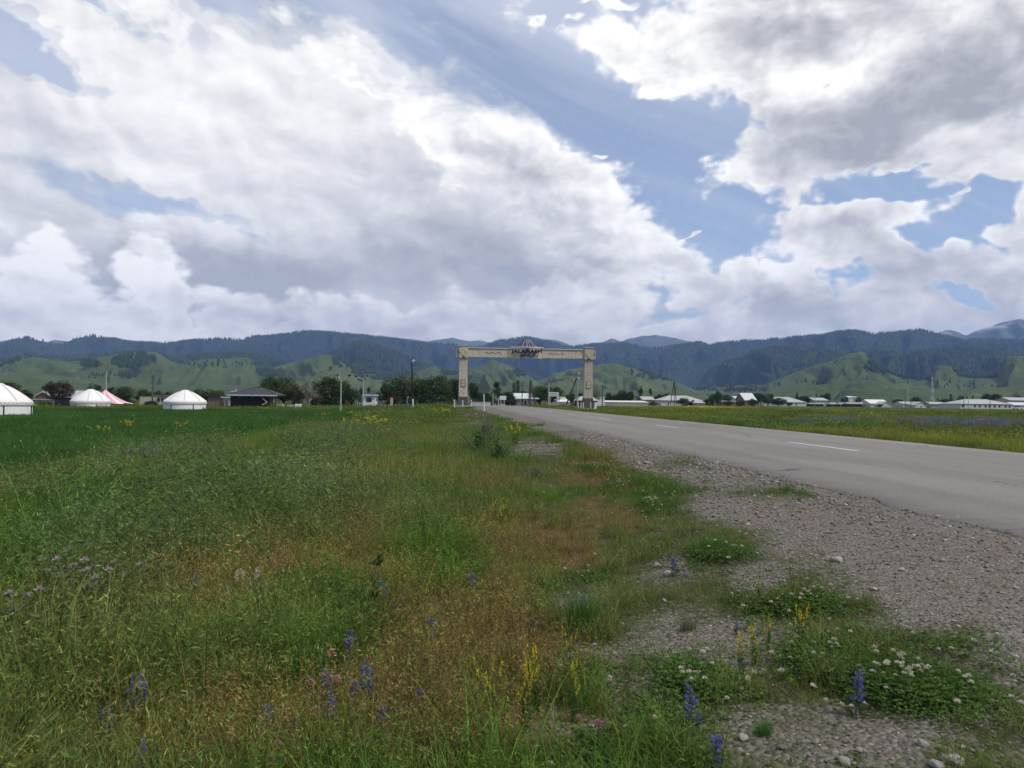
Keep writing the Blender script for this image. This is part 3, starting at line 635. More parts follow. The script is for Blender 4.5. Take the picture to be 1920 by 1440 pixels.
def tuft(seed, n, R, h, w, lean=.35, droop=.35, seg=3, cv=.3):
    v = Veg(seed); v.blades(disc(v.r, n, R), h, w, lean, droop, (1, 1, 1), cv, seg); return v
def brome(seed, n, R, h, w=.0035, head=(1.85, 1.9, 1.9), nl=24):
    v = Veg(seed); v.blades(disc(v.r, nl, R), h*.6, w*1.6, .4, .5, (.85, .95, .8), .35, 3)
    tip, a = v.blades(disc(v.r, n, R), h, w, .3, .38, (1.1, 1.05, .9), .3, 4)
    for k in range(4):      # drooping spikelets
        p = tip + v.r.normal(0, .012, tip.shape) - np.array([0, 0, .012*k])
        d = np.stack([np.cos(a)*.8+v.r.normal(0, .5, n), np.sin(a)*.8+v.r.normal(0, .5, n), v.r.uniform(-1.3, -.1, n)], -1)
        v.leaves(p, .026, .0038, d, head, .35)
    return v
def herb(seed, n, R, h, col=(1, 1, 1), ll=.040, lw=.007, per=18):
    v = Veg(seed); b = disc(v.r, n, R); tip, a = v.blades(b, h, .006, .3, .15, tuple(.8*c for c in col), .2, 3)
    for k in range(per):
        f = (k+1)/per; p = b*(1-f)+tip*f + v.r.normal(0, .01, b.shape)
        d = np.stack([v.r.normal(0, 1, n), v.r.normal(0, 1, n), v.r.uniform(.1, .9, n)], -1)
        v.leaves(p, ll*(1.15-.5*f), lw, d, col, .3)
    return v
def clover(seed, n=150, R=.17, h=.055):
    v = Veg(seed); b = disc(v.r, n, R); b[:, 2] = v.r.uniform(.02, h, n)
    for q in range(3):
        a = v.r.uniform(0, 6.28, n)
        d = np.stack([np.cos(a+q*2.09), np.sin(a+q*2.09), v.r.uniform(-.1, .3, n)], -1); v.leaves(b, .0135, .013, d, (1, 1, 1), .35, up=3)
    v.blades(disc(v.r, 22, R), .10, .003, .3, .3, (1.1, 1.2, 1), .3, 2); return v
def heads(seed, n=5, R=.12, h=.12, col=(1, 1, 1), rad=.0115):
    """stalks with round flower heads"""
    v = Veg(seed); tip, a = v.blades(disc(v.r, n, R), h, .0025, .3, .1, (.10, .16, .05), .2, 2)
    for p in tip:
        m = 80; d = v.r.normal(0, 1, (m, 3)); d[:, 2] = np.abs(d[:, 2])*.9-.15; d /= np.linalg.norm(d, axis=1, keepdims=True)
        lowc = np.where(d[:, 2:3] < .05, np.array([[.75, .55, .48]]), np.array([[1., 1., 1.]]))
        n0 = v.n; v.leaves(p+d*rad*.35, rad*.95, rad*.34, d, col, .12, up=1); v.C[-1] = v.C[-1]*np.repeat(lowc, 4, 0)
    return v
def stone(seed, flat=.55):
    r = np.random.default_rng(seed); t = (1+5**.5)/2
    v = np.array([(-1, t, 0), (1, t, 0), (-1, -t, 0), (1, -t, 0), (0, -1, t), (0, 1, t), (0, -1, -t), (0, 1, -t), (t, 0, -1), (t, 0, 1), (-t, 0, -1), (-t, 0, 1)], float)
    v /= np.linalg.norm(v[0]); f = [(0, 11, 5), (0, 5, 1), (0, 1, 7), (0, 7, 10), (0, 10, 11), (1, 5, 9), (5, 11, 4), (11, 10, 2), (10, 7, 6), (7, 1, 8), (3, 9, 4), (3, 4, 2), (3, 2, 6), (3, 6, 8), (3, 8, 9), (4, 9, 5), (2, 4, 11), (6, 2, 10), (8, 6, 7), (9, 8, 1)]
    vs = [tuple(p) for p in v]; cache = {}; g = []
    def mid(a, b):
        k = (min(a, b), max(a, b))
        if k not in cache:
            p = (np.array(vs[a])+np.array(vs[b])); p /= np.linalg.norm(p); vs.append(tuple(p)); cache[k] = len(vs)-1
        return cache[k]
    for a, b, c in f:
        x, y, z = mid(a, b), mid(b, c), mid(c, a); g += [(a, x, z), (b, y, x), (c, z, y), (x, y, z)]
    V = np.array(vs); sc = np.array([1, r.uniform(.55, .9), flat*r.uniform(.6, 1.1)])
    for _ in range(11):      # chip flat facets off
        n = r.normal(0, 1, 3); n /= np.linalg.norm(n); dd = V@n; lim = r.uniform(.48, .8); V = V - np.outer(np.maximum(dd-lim, 0), n)
    V = V*sc*(1+r.normal(0, .03, (len(V), 1))); return V*.5, np.array(g)

HID = bpy.data.collections.new('scatter_sources')       # source meshes live outside the scene
def src(me):
    o = bpy.data.objects.new(me.name, me); return o
def scatter(name, pos, rz, scl, tnt, idx, meshes, tilt=None, kind='stuff'):
    n = len(pos); me = bpy.data.meshes.new(name); me.vertices.add(n); me.vertices.foreach_set('co', np.asarray(pos, np.float32).reshape(-1))
    def at(nm, ty, a):
        q = me.attributes.new(nm, ty, 'POINT'); q.data.foreach_set('vector' if ty == 'FLOAT_VECTOR' else 'value', np.ascontiguousarray(a).reshape(-1))
    rot = np.zeros((n, 3), np.float32); rot[:, 2] = rz
    if tilt is not None: rot[:, :2] = tilt
    at('rot', 'FLOAT_VECTOR', rot); at('scl', 'FLOAT_VECTOR', np.asarray(scl, np.float32) if np.ndim(scl) == 2 else np.repeat(np.asarray(scl, np.float32)[:, None], 3, 1))
    at('tint', 'FLOAT_VECTOR', np.asarray(tnt, np.float32)); at('idx', 'INT', np.asarray(idx, np.int32))
    o = link(name, me); tag(o, kind=kind)
    c = bpy.data.collections.new(name+'_src')
    for i, m in enumerate(meshes):
        m.name = '%s_%02d' % (name, i); c.objects.link(src(m))
    g = bpy.data.node_groups.new(name, 'GeometryNodeTree'); g.interface.new_socket('Geometry', in_out='INPUT', socket_type='NodeSocketGeometry'); g.interface.new_socket('Geometry', in_out='OUTPUT', socket_type='NodeSocketGeometry')
    N = g.nodes; L = g.links; gi = N.new('NodeGroupInput'); go = N.new('NodeGroupOutput')
    ci = N.new('GeometryNodeCollectionInfo'); ci.inputs['Collection'].default_value = c; ci.inputs['Separate Children'].default_value = True; ci.inputs['Reset Children'].default_value = True
    ip = N.new('GeometryNodeInstanceOnPoints'); ip.inputs['Pick Instance'].default_value = True
    def na(nm, ty):
        q = N.new('GeometryNodeInputNamedAttribute'); q.data_type = ty; q.inputs['Name'].default_value = nm; return q.outputs['Attribute']
    er = N.new('FunctionNodeEulerToRotation'); L.new(na('rot', 'FLOAT_VECTOR'), er.inputs[0])
    L.new(gi.outputs[0], ip.inputs['Points']); L.new(ci.outputs[0], ip.inputs['Instance']); L.new(na('idx', 'INT'), ip.inputs['Instance Index'])
    L.new(er.outputs[0], ip.inputs['Rotation']); L.new(na('scl', 'FLOAT_VECTOR'), ip.inputs['Scale']); L.new(ip.outputs[0], go.inputs[0])
    md = o.modifiers.new('scatter', 'NODES'); md.node_group = g
    return o
RG = np.random.default_rng(2024)
def sector(n, r0, r1, a0, a1, pw=1.0):
    """points between two distances; pw=1 even on the ground, 0 crowding towards the viewer"""
    u = RG.uniform(0, 1, n); r = (r0**(1+pw) + u*(r1**(1+pw)-r0**(1+pw)))**(1/(1+pw)); a = RG.uniform(math.radians(a0), math.radians(a1), n)
    return r*np.sin(a), r*np.cos(a)

C_CROP, C_LUSH, C_MIX, C_DRY, C_WORM, C_FIELD = map(np.array, ((.052, .118, .026), (.090, .158, .026), (.142, .168, .045), (.178, .118, .052), (.116, .170, .080), (.146, .182, .046)))
def veg_tint(x, y, zz):
    n1, n2, n3 = zz['n1'][:, None], zz['n2'][:, None], zz['n3'][:, None]
    c = C_LUSH*(1-sst(.35, .65, n1)) + C_MIX*sst(.35, .65, n1)
    wm = zz['worm'][:, None]*.75*(RG.uniform(0, 1, (len(x), 1)) < .8); c = c*(1-wm) + C_WORM*wm
    dr = zz['dry'][:, None]; dc = C_DRY*(.8+.5*n2)*np.where(n3 > .5, 1, 1) ; pick = RG.uniform(0, 1, dr.shape); dc = np.where(pick < .38, dc, np.where(pick < .75, np.array((.195, .155, .050)), np.array((.110, .138, .028))))
    dr = dr*.92*(RG.uniform(0, 1, dr.shape) < dr*1.25); c = c*(1-dr) + dc*dr
    cr = zz['crop'][:, None]; c = c*(1-cr) + C_CROP*(.55+.5*n1+.45*n3)*np.array((1, 1, 1))*cr
    r = zz['right'][:, None]; fc = C_FIELD*(.7+.6*n1); fc = np.where(n3 > .52, fc*np.array((.8, .95, .9)), fc*np.array((1.12, 1.05, .9)))
    c = np.where(r, fc, c)
    return c*RG.uniform(.75, 1.25, (len(x), 1))
def plant_grass():
    near = [tuft(100+i, 42, .13, .32, .006, .4, .6, 4, .42) for i in range(4)] + [brome(110+i, 22, .13, .33) for i in range(4)] \
        + [herb(120+i, 11, .12, .38) for i in range(3)] + [tuft(130+i, 60, .15, .10, .0038, .9, .5, 2) for i in range(2)] \
        + [brome(140+i, 5, .10, .62, .004, (1.7, 1.7, 1.6), 6) for i in range(2)] + [herb(150+i, 6, .10, .40, (.85, 1.0, .85), .060, .013, 14) for i in range(2)]
    near = [v.mesh('m', M_veg) for v in near]
    x, y = sector(13000, 1.7, 10.5, -46, 50, .45); zz = zones(x, y)
    keep = (x < 4.0) & (RG.uniform(0, 1, len(x)) > zz['gravel']*1.02); x, y = x[keep], y[keep]; zz = {k: v[keep] for k, v in zz.items()}
    dist = np.hypot(x, y); u = RG.uniform(0, 1, len(x)); edge = np.clip(zz['gravel'] + sst(.0, 1.3, x)*.75, 0, 1)
    idx = np.where(u < .60, RG.integers(0, 4, len(x)), np.where(u < .82, RG.integers(4, 8, len(x)), RG.integers(8, 11, len(x))))
    idx = np.where((zz['dry'] > .5) & (u < .85), RG.integers(4, 8, len(x)), idx)
    idx = np.where((zz['worm'] > .45) & (u < .5), RG.integers(8, 11, len(x)), idx)
    idx = np.where(RG.uniform(0, 1, len(x)) < edge*1.1, RG.integers(11, 13, len(x)), idx)
    v_ = RG.uniform(0, 1, len(x)); ok = (edge < .3) & (dist > 2.4); idx = np.where(ok & (v_ < .05), RG.integers(13, 15, len(x)), idx); idx = np.where(ok & (v_ > .955) & (zz['dry'] < .6), RG.integers(15, 17, len(x)), idx)
    s = RG.uniform(.5, 1.05, len(x))*np.where(RG.uniform(0, 1, len(x)) < .12, 1.4, 1)*(1-.55*edge)*(1-.18*zz['dry'])*(1+.35*zz['worm'])*np.where(zz['left'] & (x < -1.5), 1.2, 1)*np.where(dist < 2.6, .8, 1)
    t = veg_tint(x, y, zz)
    scatter('meadow_grass', np.stack([x, y, zz['z']-.01], -1), RG.uniform(0, 6.28, len(x)), s, t, idx, near)
    # middle distance: broader tiles
    mid = [tuft(200+i, 110, .34, .36, .009, .35, .4, 2) for i in range(3)] + [brome(210+i, 55, .34, .38, .006, (1.9, 1.6, 1.2), 40) for i in range(3)] + [herb(220+i, 26, .32, .48, ll=.05, lw=.014, per=16) for i in range(2)] \
        + [tuft(230, 120, .3, .09, .007, .9, .5, 2)]
    mid = [v.mesh('m', M_veg) for v in mid]
    x, y = sector(10500, 9.5, 32, -46, 50, .55); zz = zones(x, y)
    keep = ((x < 3.9) | (x > 12.9)) & (RG.uniform(0, 1, len(x)) > zz['gravel']*1.03); x, y = x[keep], y[keep]; zz = {k: v[keep] for k, v in zz.items()}
    u = RG.uniform(0, 1, len(x)); idx = np.where((u < .5) | (zz['crop'] > .5), RG.integers(0, 3, len(x)), RG.integers(3, 6, len(x)))
    idx = np.where((zz['worm'] > .45) & (u < .28), RG.integers(6, 8, len(x)), idx)
    edge = np.clip(zz['gravel']*.8 + sst(-1.0, 1.2, x)*zz['left']*.8, 0, 1); idx = np.where(RG.uniform(0, 1, len(x)) < edge, 8, idx)
    s = RG.uniform(.7, 1.2, len(x))*(1-.35*edge)*(1+.3*zz['worm']); s3 = np.stack([s, s, s*np.where(zz['crop'] > .5, .85, 1)], -1)
    scatter('meadow_grass_beyond', np.stack([x, y, zz['z']-.02], -1), RG.uniform(0, 6.28, len(x)), s3, veg_tint(x, y, zz), idx, mid)
    far = [tuft(300+i, 170, .85, .40, .02, .3, .35, 2, .4) for i in range(3)] + [herb(310, 60, .8, .5, ll=.13, lw=.05, per=8)]
    far = [v.mesh('m', M_veg) for v in far]
    x, y = sector(15000, 30, 118, -46, 50, .5); x2, y2 = sector(5500, 100, 330, -44, 50, .7); x = np.concatenate([x, x2]); y = np.concatenate([y, y2]); zz = zones(x, y)
    keep = ((x < 3.0) | (x > 13.6)) & (RG.uniform(0, 1, len(x)) > zz['gravel']*1.03); x, y = x[keep], y[keep]; zz = {k: v[keep] for k, v in zz.items()}
    u = RG.uniform(0, 1, len(x)); idx = np.where((u < .8) | (zz['crop'] > .5), RG.integers(0, 3, len(x)), 3)
    s = RG.uniform(.7, 1.15, len(x))*np.where(np.hypot(x, y) > 100, 1.9, 1); s3 = np.stack([s, s, np.minimum(s, 1.3)*np.where(zz['crop'] > .5, .8, 1)*np.where(np.hypot(x, y) > 170, .6, 1)*np.where((x > -1) & (x < 4.2), .4, 1)], -1)
    scatter('field_grass', np.stack([x, y, zz['z']-.03], -1), RG.uniform(0, 6.28, len(x)), s3, veg_tint(x, y, zz), idx, far)
def in_px(cx, cy, rx, ry, n):
    a = RG.uniform(0, 6.28, n); q = np.abs(RG.normal(0, .62, n))*(.75+.9*fbm(a*1.3+cx, a*0+cy, 3, 3)); x, y, z = ground_px(cx+rx*q*np.cos(a), np.maximum(cy+ry*q*np.sin(a), 757)); k = ((x > 13.5) | (x < 3.6)) & (fbm(x*3.1, y*3.1, 6, 2) > .36); return x[k], y[k], z[k]
def plant_patches():
    # clover mats with white heads
    cl = [clover(400+i, 95).mesh('m', M_veg) for i in range(3)]; X = []; H = []
    for cx, cy, rx, ry, n, nh in ((1690, 1290, 160, 48, 230, 150), (1560, 1240, 60, 30, 60, 16), (1190, 1380, 85, 55, 130, 12), (1310, 1285, 70, 30, 60, 26), (1500, 1140, 80, 16, 70, 40), (1115, 880, 60, 14, 90, 60), (1155, 915, 50, 18, 70, 50),
                              (1225, 950, 45, 18, 70, 46), (1345, 1045, 90, 22, 60, 16), (1160, 900, 130, 45, 60, 26), (1700, 1250, 230, 60, 60, 24), (1060, 1270, 110, 40, 20, 12), (1100, 1395, 110, 45, 30, 18), (1000, 1110, 70, 20, 8, 6), (1100, 1085, 50, 15, 12, 8)):
        X.append(np.stack(in_px(cx, cy, rx*.9, ry*.9, int(n*.55)), -1)); H.append(np.stack(in_px(cx, cy, rx*1.35, ry*1.35, int(nh*.85)), -1))
    X = np.concatenate(X); H = np.concatenate(H); n = len(X)
    s = RG.uniform(.7, 1.2, n)
    scatter('clover_leaves', X, RG.uniform(0, 6.28, n), s, np.array((.075, .13, .028))*RG.uniform(.7, 1.3, (n, 1)), RG.integers(0, 3, n), cl)
    hd = [heads(410+i, 1, .03, .11).mesh('m', M_petal) for i in range(4)]; n = len(H)
    scatter('white_clover_heads', H, RG.uniform(0, 6.28, n), RG.uniform(.55, .95, n), np.array((.66, .62, .50))*RG.uniform(.8, 1.1, (n, 1)), RG.integers(0, 4, n), hd)
    # far colour in the fields: yellow mustard, blue bugloss beyond the road
    def bloom(seed, n, R, h, col, ll):
        v = Veg(seed); tip, a = v.blades(disc(v.r, n, R), h, .01, .25, .1, (.08, .14, .04), .2, 2)
        for k in range(7): v.leaves(tip+v.r.normal(0, .05, tip.shape), ll*.8, ll*.6, v.r.normal(0, 1, tip.shape), col, .25)
        return v.mesh('m', M_petal)
    ye = [bloom(420, 9, .6, .5, (1, 1, 1), .045)]; pts = []
    for cx, cy, rx, ry, n in ((1320, 769, 75, 3.5, 330), (1190, 767, 30, 2, 40), (1850, 832, 110, 10, 110), (1700, 838, 60, 6, 30), (1560, 806, 50, 6, 22), (1760, 764, 220, 2, 60), (1500, 772, 330, 6, 40), (1640, 790, 200, 16, 40), (60, 768, 130, 2, 26)):
        pts.append(np.stack(in_px(cx, cy, rx, ry, n), -1))
    pts = np.concatenate(pts); n = len(pts); d = np.hypot(pts[:, 0], pts[:, 1]); sc = np.clip(d/60, .35, 2.2)
    scatter('yellow_field_flowers', pts, RG.uniform(0, 6.28, n), np.stack([sc, sc, np.clip(sc, .7, 1.3)*RG.uniform(.8, 1.15, n)], -1), np.array((.58, .44, .025))*RG.uniform(.7, 1.2, (n, 1)), np.zeros(n), ye)
    bl = [bloom(430, 9, .5, .5, (1, 1, 1), .06)]; pts = []
    for cx, cy, rx, ry, n in ((1850, 806, 110, 8, 190), (1740, 802, 60, 8, 60), (1570, 800, 40, 6, 22), (1510, 806, 30, 4, 16), (1660, 792, 120, 10, 30)):
        pts.append(np.stack(in_px(cx, cy, rx, ry, n), -1))
    pts = np.concatenate(pts); n = len(pts)
    scatter('blue_field_flowers', pts, RG.uniform(0, 6.28, n), RG.uniform(.8, 1.3, n), np.array((.17, .18, .22))*RG.uniform(.7, 1.2, (n, 1)), np.zeros(n), bl)
    # gravel
    st = []
    for i in range(7):
        V, T = stone(500+i); st.append(np_mesh('m', V, T, M_stone, False, np.ones((len(V), 3))))
    x, y = sector(120000, 1.9, 26, -16, 50, .22); zz = zones(x, y)
    keep = (x < 4.3+.5*RG.uniform(0, 1, len(x))**2.5) & (RG.uniform(0, 1, len(x)) < np.clip(zz['gravel']*1.1+.05, 0, 1)); x, y, z, g1 = x[keep], y[keep], np.where(x[keep] > 4.3, .0, zz['z'][keep]), zz['n2'][keep]
    x2, y2 = sector(5000, 14, 60, 0, 60, .3); k2 = (x2 > 12.0) & (x2 < 13.1); x = np.append(x, x2[k2]); y = np.append(y, y2[k2]); z = np.append(z, gz(x2[k2], y2[k2])); g1 = np.append(g1, fbm(x2[k2], y2[k2], 2))
    n = len(x); d = np.hypot(x, y); s = (.008+.026*RG.uniform(0, 1, n)**3.4)*np.clip(d/5, .8, 2.4)
    s = np.where(RG.uniform(0, 1, n) < .006, s*1.9, s); base = np.array([(.225, .20, .175), (.15, .135, .12), (.27, .235, .19), (.205, .172, .14), (.38, .35, .30)])[np.minimum(RG.integers(0, 17, n)//4, 4)]
    scatter('gravel', np.stack([x, y, z+s*.10], -1), RG.uniform(0, 6.28, n), s, base*RG.uniform(.5, 1.08, (n, 1)), RG.integers(0, 7, n), st, tilt=RG.normal(0, .25, (n, 2)))
plant_grass()
plant_patches()
# ------------------------------------------------------------------ materials of built things
M = {}
for k, c, kw in (('white', (.60, .60, .58), dict(rough=.7, var=.06, dirt=(.45, .42, .36))), ('canvas', (.68, .67, .65), dict(rough=.8, var=.05, scale=1.2, dirt=(.62, .59, .54), bump=.15, bscale=6)),
                 ('limewash', (.48, .47, .44), dict(var=.1, dirt=(.36, .33, .28), bump=.2)), ('tan', (.42, .36, .28), dict(var=.14, dirt=(.25, .2, .16), bump=.3)), ('brown', (.20, .145, .105), dict(var=.2, scale=2, bump=.3)),
                 ('stone', (.50, .43, .34), dict(var=.13, scale=1.5, bump=.35, bscale=18, dirt=(.24, .21, .17))), ('stone2', (.43, .37, .295), dict(var=.14, scale=2, bump=.3, dirt=(.2, .17, .15))), ('plinth', (.085, .072, .066), dict(var=.2, bump=.3)),
                 ('concrete', (.30, .29, .27), dict(var=.15, bump=.4)), ('groove', (.25, .215, .175), dict()), ('ornament', (.55, .50, .33), dict(rough=.5)), ('letter', (.012, .018, .06), dict(rough=.4)), ('tin', (.52, .54, .55), dict(rough=.45, var=.08, scale=.6, dirt=(.40, .39, .37))),
                 ('slate', (.36, .355, .34), dict(var=.12, scale=.8, dirt=(.24, .23, .21), bump=.2, bscale=4)), ('darkroof', (.045, .048, .055), dict(var=.15)), ('log', (.040, .038, .040), dict(var=.35, scale=6, bump=.5)), ('charcoal', (.022, .022, .024), dict()), ('blue', (.055, .10, .19), dict(rough=.5)),
                 ('glass', (.015, .018, .022), dict(rough=.12, spec=.6, var=.02)), ('galv', (.40, .41, .41), dict(rough=.5, metal=.3, var=.06)), ('pinewood', (.36, .30, .22), dict(var=.2, scale=4)), ('oldwood', (.062, .052, .045), dict(var=.3, scale=5, bump=.3)), ('signback', (.070, .090, .092), dict(rough=.5)),
                 ('pink', (.74, .28, .38), dict(rough=.7, var=.06)), ('red', (.40, .05, .04), dict(rough=.5)), ('redbrown', (.11, .07, .08), dict(rough=.5)), ('silver', (.50, .48, .52), dict(rough=.4)), ('orange', (.38, .21, .10), dict()), ('black', (.012, .012, .013), dict(rough=.5)), ('signwhite', (.62, .63, .60), dict(rough=.6, var=.04, dirt=(.45, .44, .4))),
                 ('bark', (.085, .065, .050), dict(var=.3, scale=8, bump=.6)), ('palebark', (.17, .14, .115), dict(var=.25, scale=8, bump=.5)), ('greenpaint', (.05, .09, .07), dict(rough=.6)), ('rock', (.34, .31, .27), dict(var=.2, scale=14, bump=.5, bscale=60)), ('rubble', (.17, .13, .10), dict(var=.35, scale=6, bump=.8, bscale=25))):
    M[k] = mat(k, c, **kw)
M_leaf = leaf_mat('leaf_green', .25); M_flower = leaf_mat('flower_petal', .35, .6)

# yurt band ornament: a running zigzag on the felt band
def band_mat():
    m = bpy.data.materials.new('yurt_band_pattern'); m.use_nodes = True; t = NT(m.node_tree); b = t.n['Principled BSDF']
    o = t.add('ShaderNodeTexCoord').outputs['Object']; s = t.add('ShaderNodeSeparateXYZ'); t.l.new(o, s.inputs[0])
    a = t.m('MULTIPLY', t.m('ARCTAN2', s.outputs[1], s.outputs[0]), 9.0); zig = t.m('PINGPONG', a, .5)
    zz = t.m('ABSOLUTE', t.m('SUBTRACT', t.m('MULTIPLY', t.m('FRACT', t.m('MULTIPLY', s.outputs[2], 3.3)), .5), zig))
    c = t.mix(t.rng(zz, .07, .12, 1, 0), (.68, .66, .62), (.26, .17, .15))
    t.l.new(c, b.inputs['Base Color']); b.inputs['Roughness'].default_value = .85; return m
M['band'] = band_mat()

def text_part(name, body, size, mt, parent, loc, depth=.04, bold=.02, sx=1.0):
    cu = bpy.data.curves.new(name, 'FONT'); cu.body = body; cu.size = size; cu.extrude = depth; cu.offset = bold; cu.align_x = 'CENTER'; cu.align_y = 'BOTTOM_BASELINE'; cu.space_character = 1.12
    tmp = bpy.data.objects.new('t', cu); me = bpy.data.meshes.new_from_object(tmp); bpy.data.objects.remove(tmp)
    me.materials.clear(); me.materials.append(mt); me.transform(Matrix.Rotation(math.pi/2, 4, 'X') @ Matrix.Diagonal((sx, 1, 1, 1)))
    return link(name, me, parent, loc)

# ------------------------------------------------------------------ the village gate
def build_gate():
    D = 102.0; s = mpp(985, D); g = empty('entrance_gate', (P(868, 750, D).x, D, 0), 0, 'tan stone entrance gate spanning the road, village name in dark letters on its beam', 'gate')
    L = P(1102, 750, D).x - P(868, 750, D).x
    for k, (x, zb, mt) in enumerate(((0, .1, M['stone']), (L, -.15, M['stone2']))):
        sg = 1 if k == 0 else -1
        b = MB(); b.box(x-.72, x+.72, -.62, .62, zb+.1, 1.05); b.box(x-.68, x+.68, -.57, .57, 1.053, 1.45)
        p = b.build('plinth', M['plinth'], g, bevel=.03)
        b = MB(); b.box(x-2.0, x+2.0, -1.9, 1.9, zb-.55, zb+.1); b.box(x-1.5, x+1.5, -1.4, 1.4, zb+.102, zb+.18) if k else b.box(x-1.3, x+2.6, -1.3, 1.3, zb+.102, zb+.16); b.build('footing_slab', M['concrete'], g, bevel=.04)
        b = MB(); w0, w1 = .60, .53
        b.add([(x-w0, -.5, 1.453), (x+w0, -.5, 1.453), (x+w0, .5, 1.453), (x-w0, .5, 1.453), (x-w1, -.45, 6.72), (x+w1, -.45, 6.72), (x+w1, .45, 6.72), (x-w1, .45, 6.72)], [(0, 1, 5, 4), (1, 2, 6, 5), (2, 3, 7, 6), (3, 0, 4, 7), (4, 5, 6, 7), (0, 3, 2, 1)])
        sh = b.build('pillar_shaft', mt, g, bevel=.02)
        b = MB()
        for q, z in enumerate((1.9, 2.25, 2.55, 4.15, 4.55, 4.95, 5.35, 5.75, 6.15, 6.45)):
            ww = .38 if q % 2 else .30; dy = -.5+.05*(z-1.45)/5.27
            b = MB(); b.box(x-ww, x+ww, dy-.012, dy+.02, z, z+.035); b.build('carved_groove', M['groove'], g)
        b = MB(); b.box(x-.34, x+.34, -.535, -.46, 2.78, 3.85); pl = b.build('plaque', M['plinth'], g, bevel=.02)
        b = MB(); b.box(x-.27, x+.27, -.545, -.537, 2.86, 3.20); b.box(x-.27, x+.27, -.545, -.537, 3.25, 3.78)
        b.build('plaque_panel', M['stone2'], pl)
        b = MB(); b.box(x-.60, x+.60, -.60, .60, 6.72, 8.30); b.build('pillar_head', mt, g, bevel=.03)
        b = MB(); b.box(x-.66, x+.66, -.66, .66, 8.302, 8.46); b.build('pillar_cap', M['stone2'], g, bevel=.02)
        b = MB(); b.box(x-.22, x+.22, -.66, -.601, 6.80, 6.90); b.build('lamp_housing', M['black'], g)
        b = MB(); z0 = 7.55; r = .50   # diamond ornament: frame and inner cross of small diamonds
        for cx, cz, q in [(0, 0, .15), (0, .27, .12), (0, -.27, .12), (.27, 0, .12), (-.27, 0, .12), (.14, .14, .09), (-.14, .14, .09), (.14, -.14, .09), (-.14, -.14, .09)]:
            b.prism([(x+cx-q, z0+cz), (x+cx, z0+cz-q), (x+cx+q, z0+cz), (x+cx, z0+cz+q)], -.64, -.601)
        for a0, a1 in (((-r, 0), (0, -r)), ((0, -r), (r, 0)), ((r, 0), (0, r)), ((0, r), (-r, 0))):
            b.tube([(x+a0[0], -.625, z0+a0[1]), (x+a1[0], -.625, z0+a1[1])], .035, 6)
        b.build('diamond_ornament', M['ornament'], g)
        b = MB(); xe = x-.78 if k == 0 else x+.78
        b.box(xe-.175, xe+.175, -.40, .40, 6.80, 8.05); b.build('beam_end', mt, g, bevel=.02)
        b = MB(); b.box(xe-.03, xe+.05, -.43, -.401, 7.3, 7.75); b.build('slot_opening', M['black'], g)
    b = MB(); b.box(.602, L-.602, -.40, .40, 6.86, 8.06)
    bm_ = b.build('beam', M['stone'], g, bevel=.02)
    b = MB(); b.box(.602, L-.602, -.50, .50, 8.063, 8.14); b.box(.602, L-.602, -.46, .46, 8.142, 8.18); b.build('beam_coping', M['limewash'], g)
    for k in range(1, 26):
        x = .6+(L-1.2)*k/26
        if not (L*.355 < x < L*.645): b = MB(); b.box(x-.012, x+.012, -.404, -.39, 6.9, 8.02); b.build('slab_joint', M['groove'], g)
    for x0 in (2.9, L-5.6):
        b = MB(); pts = [(x0+2.3*q/28, -.42, 7.5+.09*math.sin(q/28*math.pi*5.5)) for q in range(29)]; b.tube(pts, .028, 5); b.build('wave_ornament', M['groove'], g)
    cx = P(986, 700, D).x - g.location.x
    b = MB(); n = 20; W = 2.15   # bowed centre panel
    f_ = [(cx+W*(2*q/n-1), -.41-.42*(1-(2*q/n-1)**2)) for q in range(n+1)]
    vs = [(x, y, z) for z in (6.80, 8.16) for x, y in f_] + [(x, -.39, z) for z in (6.80, 8.16) for x, _ in f_]; m = n+1
    fs = [(q, q+1, m+q+1, m+q) for q in range(n)] + [(2*m+q, q, m+q, 3*m+q)[::1] for q in (0,)] + [(n, 3*m-1, 4*m-1, 2*m-1)] + [(q, 2*m+q, 2*m+q+1, q+1) for q in range(n)] + [(m+q, m+q+1, 3*m+q+1, 3*m+q) for q in range(n)]
    b.add(vs, fs); b.build('bowed_panel', M['stone'], g)
    b = MB(); n = 28; ring = [(cx+2.35*math.cos(a), -.2-.95*math.sin(a), 8.27-.02*abs(math.cos(a))) for a in [math.pi*q/n for q in range(n+1)]]; b.tube(ring, .075, 6); b.build('curved_rim', M['silver'], g)
    # skylight crown of a yurt: ribs fanning down from a small ring
    b = MB(); ap = 9.42; r0, r1 = .42, 1.45; sh = empty('dome', (cx-.02, -.1, 0)); bpy.data.objects.remove(sh)
    for q in range(22):
        a = 2*math.pi*q/22; pts = []
        for t in np.linspace(0, 1, 6): r = r0+(r1-r0)*t**1.15; pts.append((cx+r*math.cos(a), -.1+r*.62*math.sin(a), ap-.12-(ap-8.30)*t**1.25*.92))
        b.tube(pts, .05, 5)
    b.tube([(cx+r0*1.05*math.cos(a), -.1+r0*.65*math.sin(a), ap-.1) for a in [2*math.pi*q/20 for q in range(21)]], .07, 6)
    for q in range(5):
        a = math.pi*q/5; b.tube([(cx+r0*math.cos(a)*t, -.1+r0*.62*math.sin(a)*t, ap+.10*(1-t*t)-.06) for t in (-1, -.5, 0, .5, 1)], .035, 5)
    b.build('skylight_crown', M['redbrown'], g)
    b = MB()
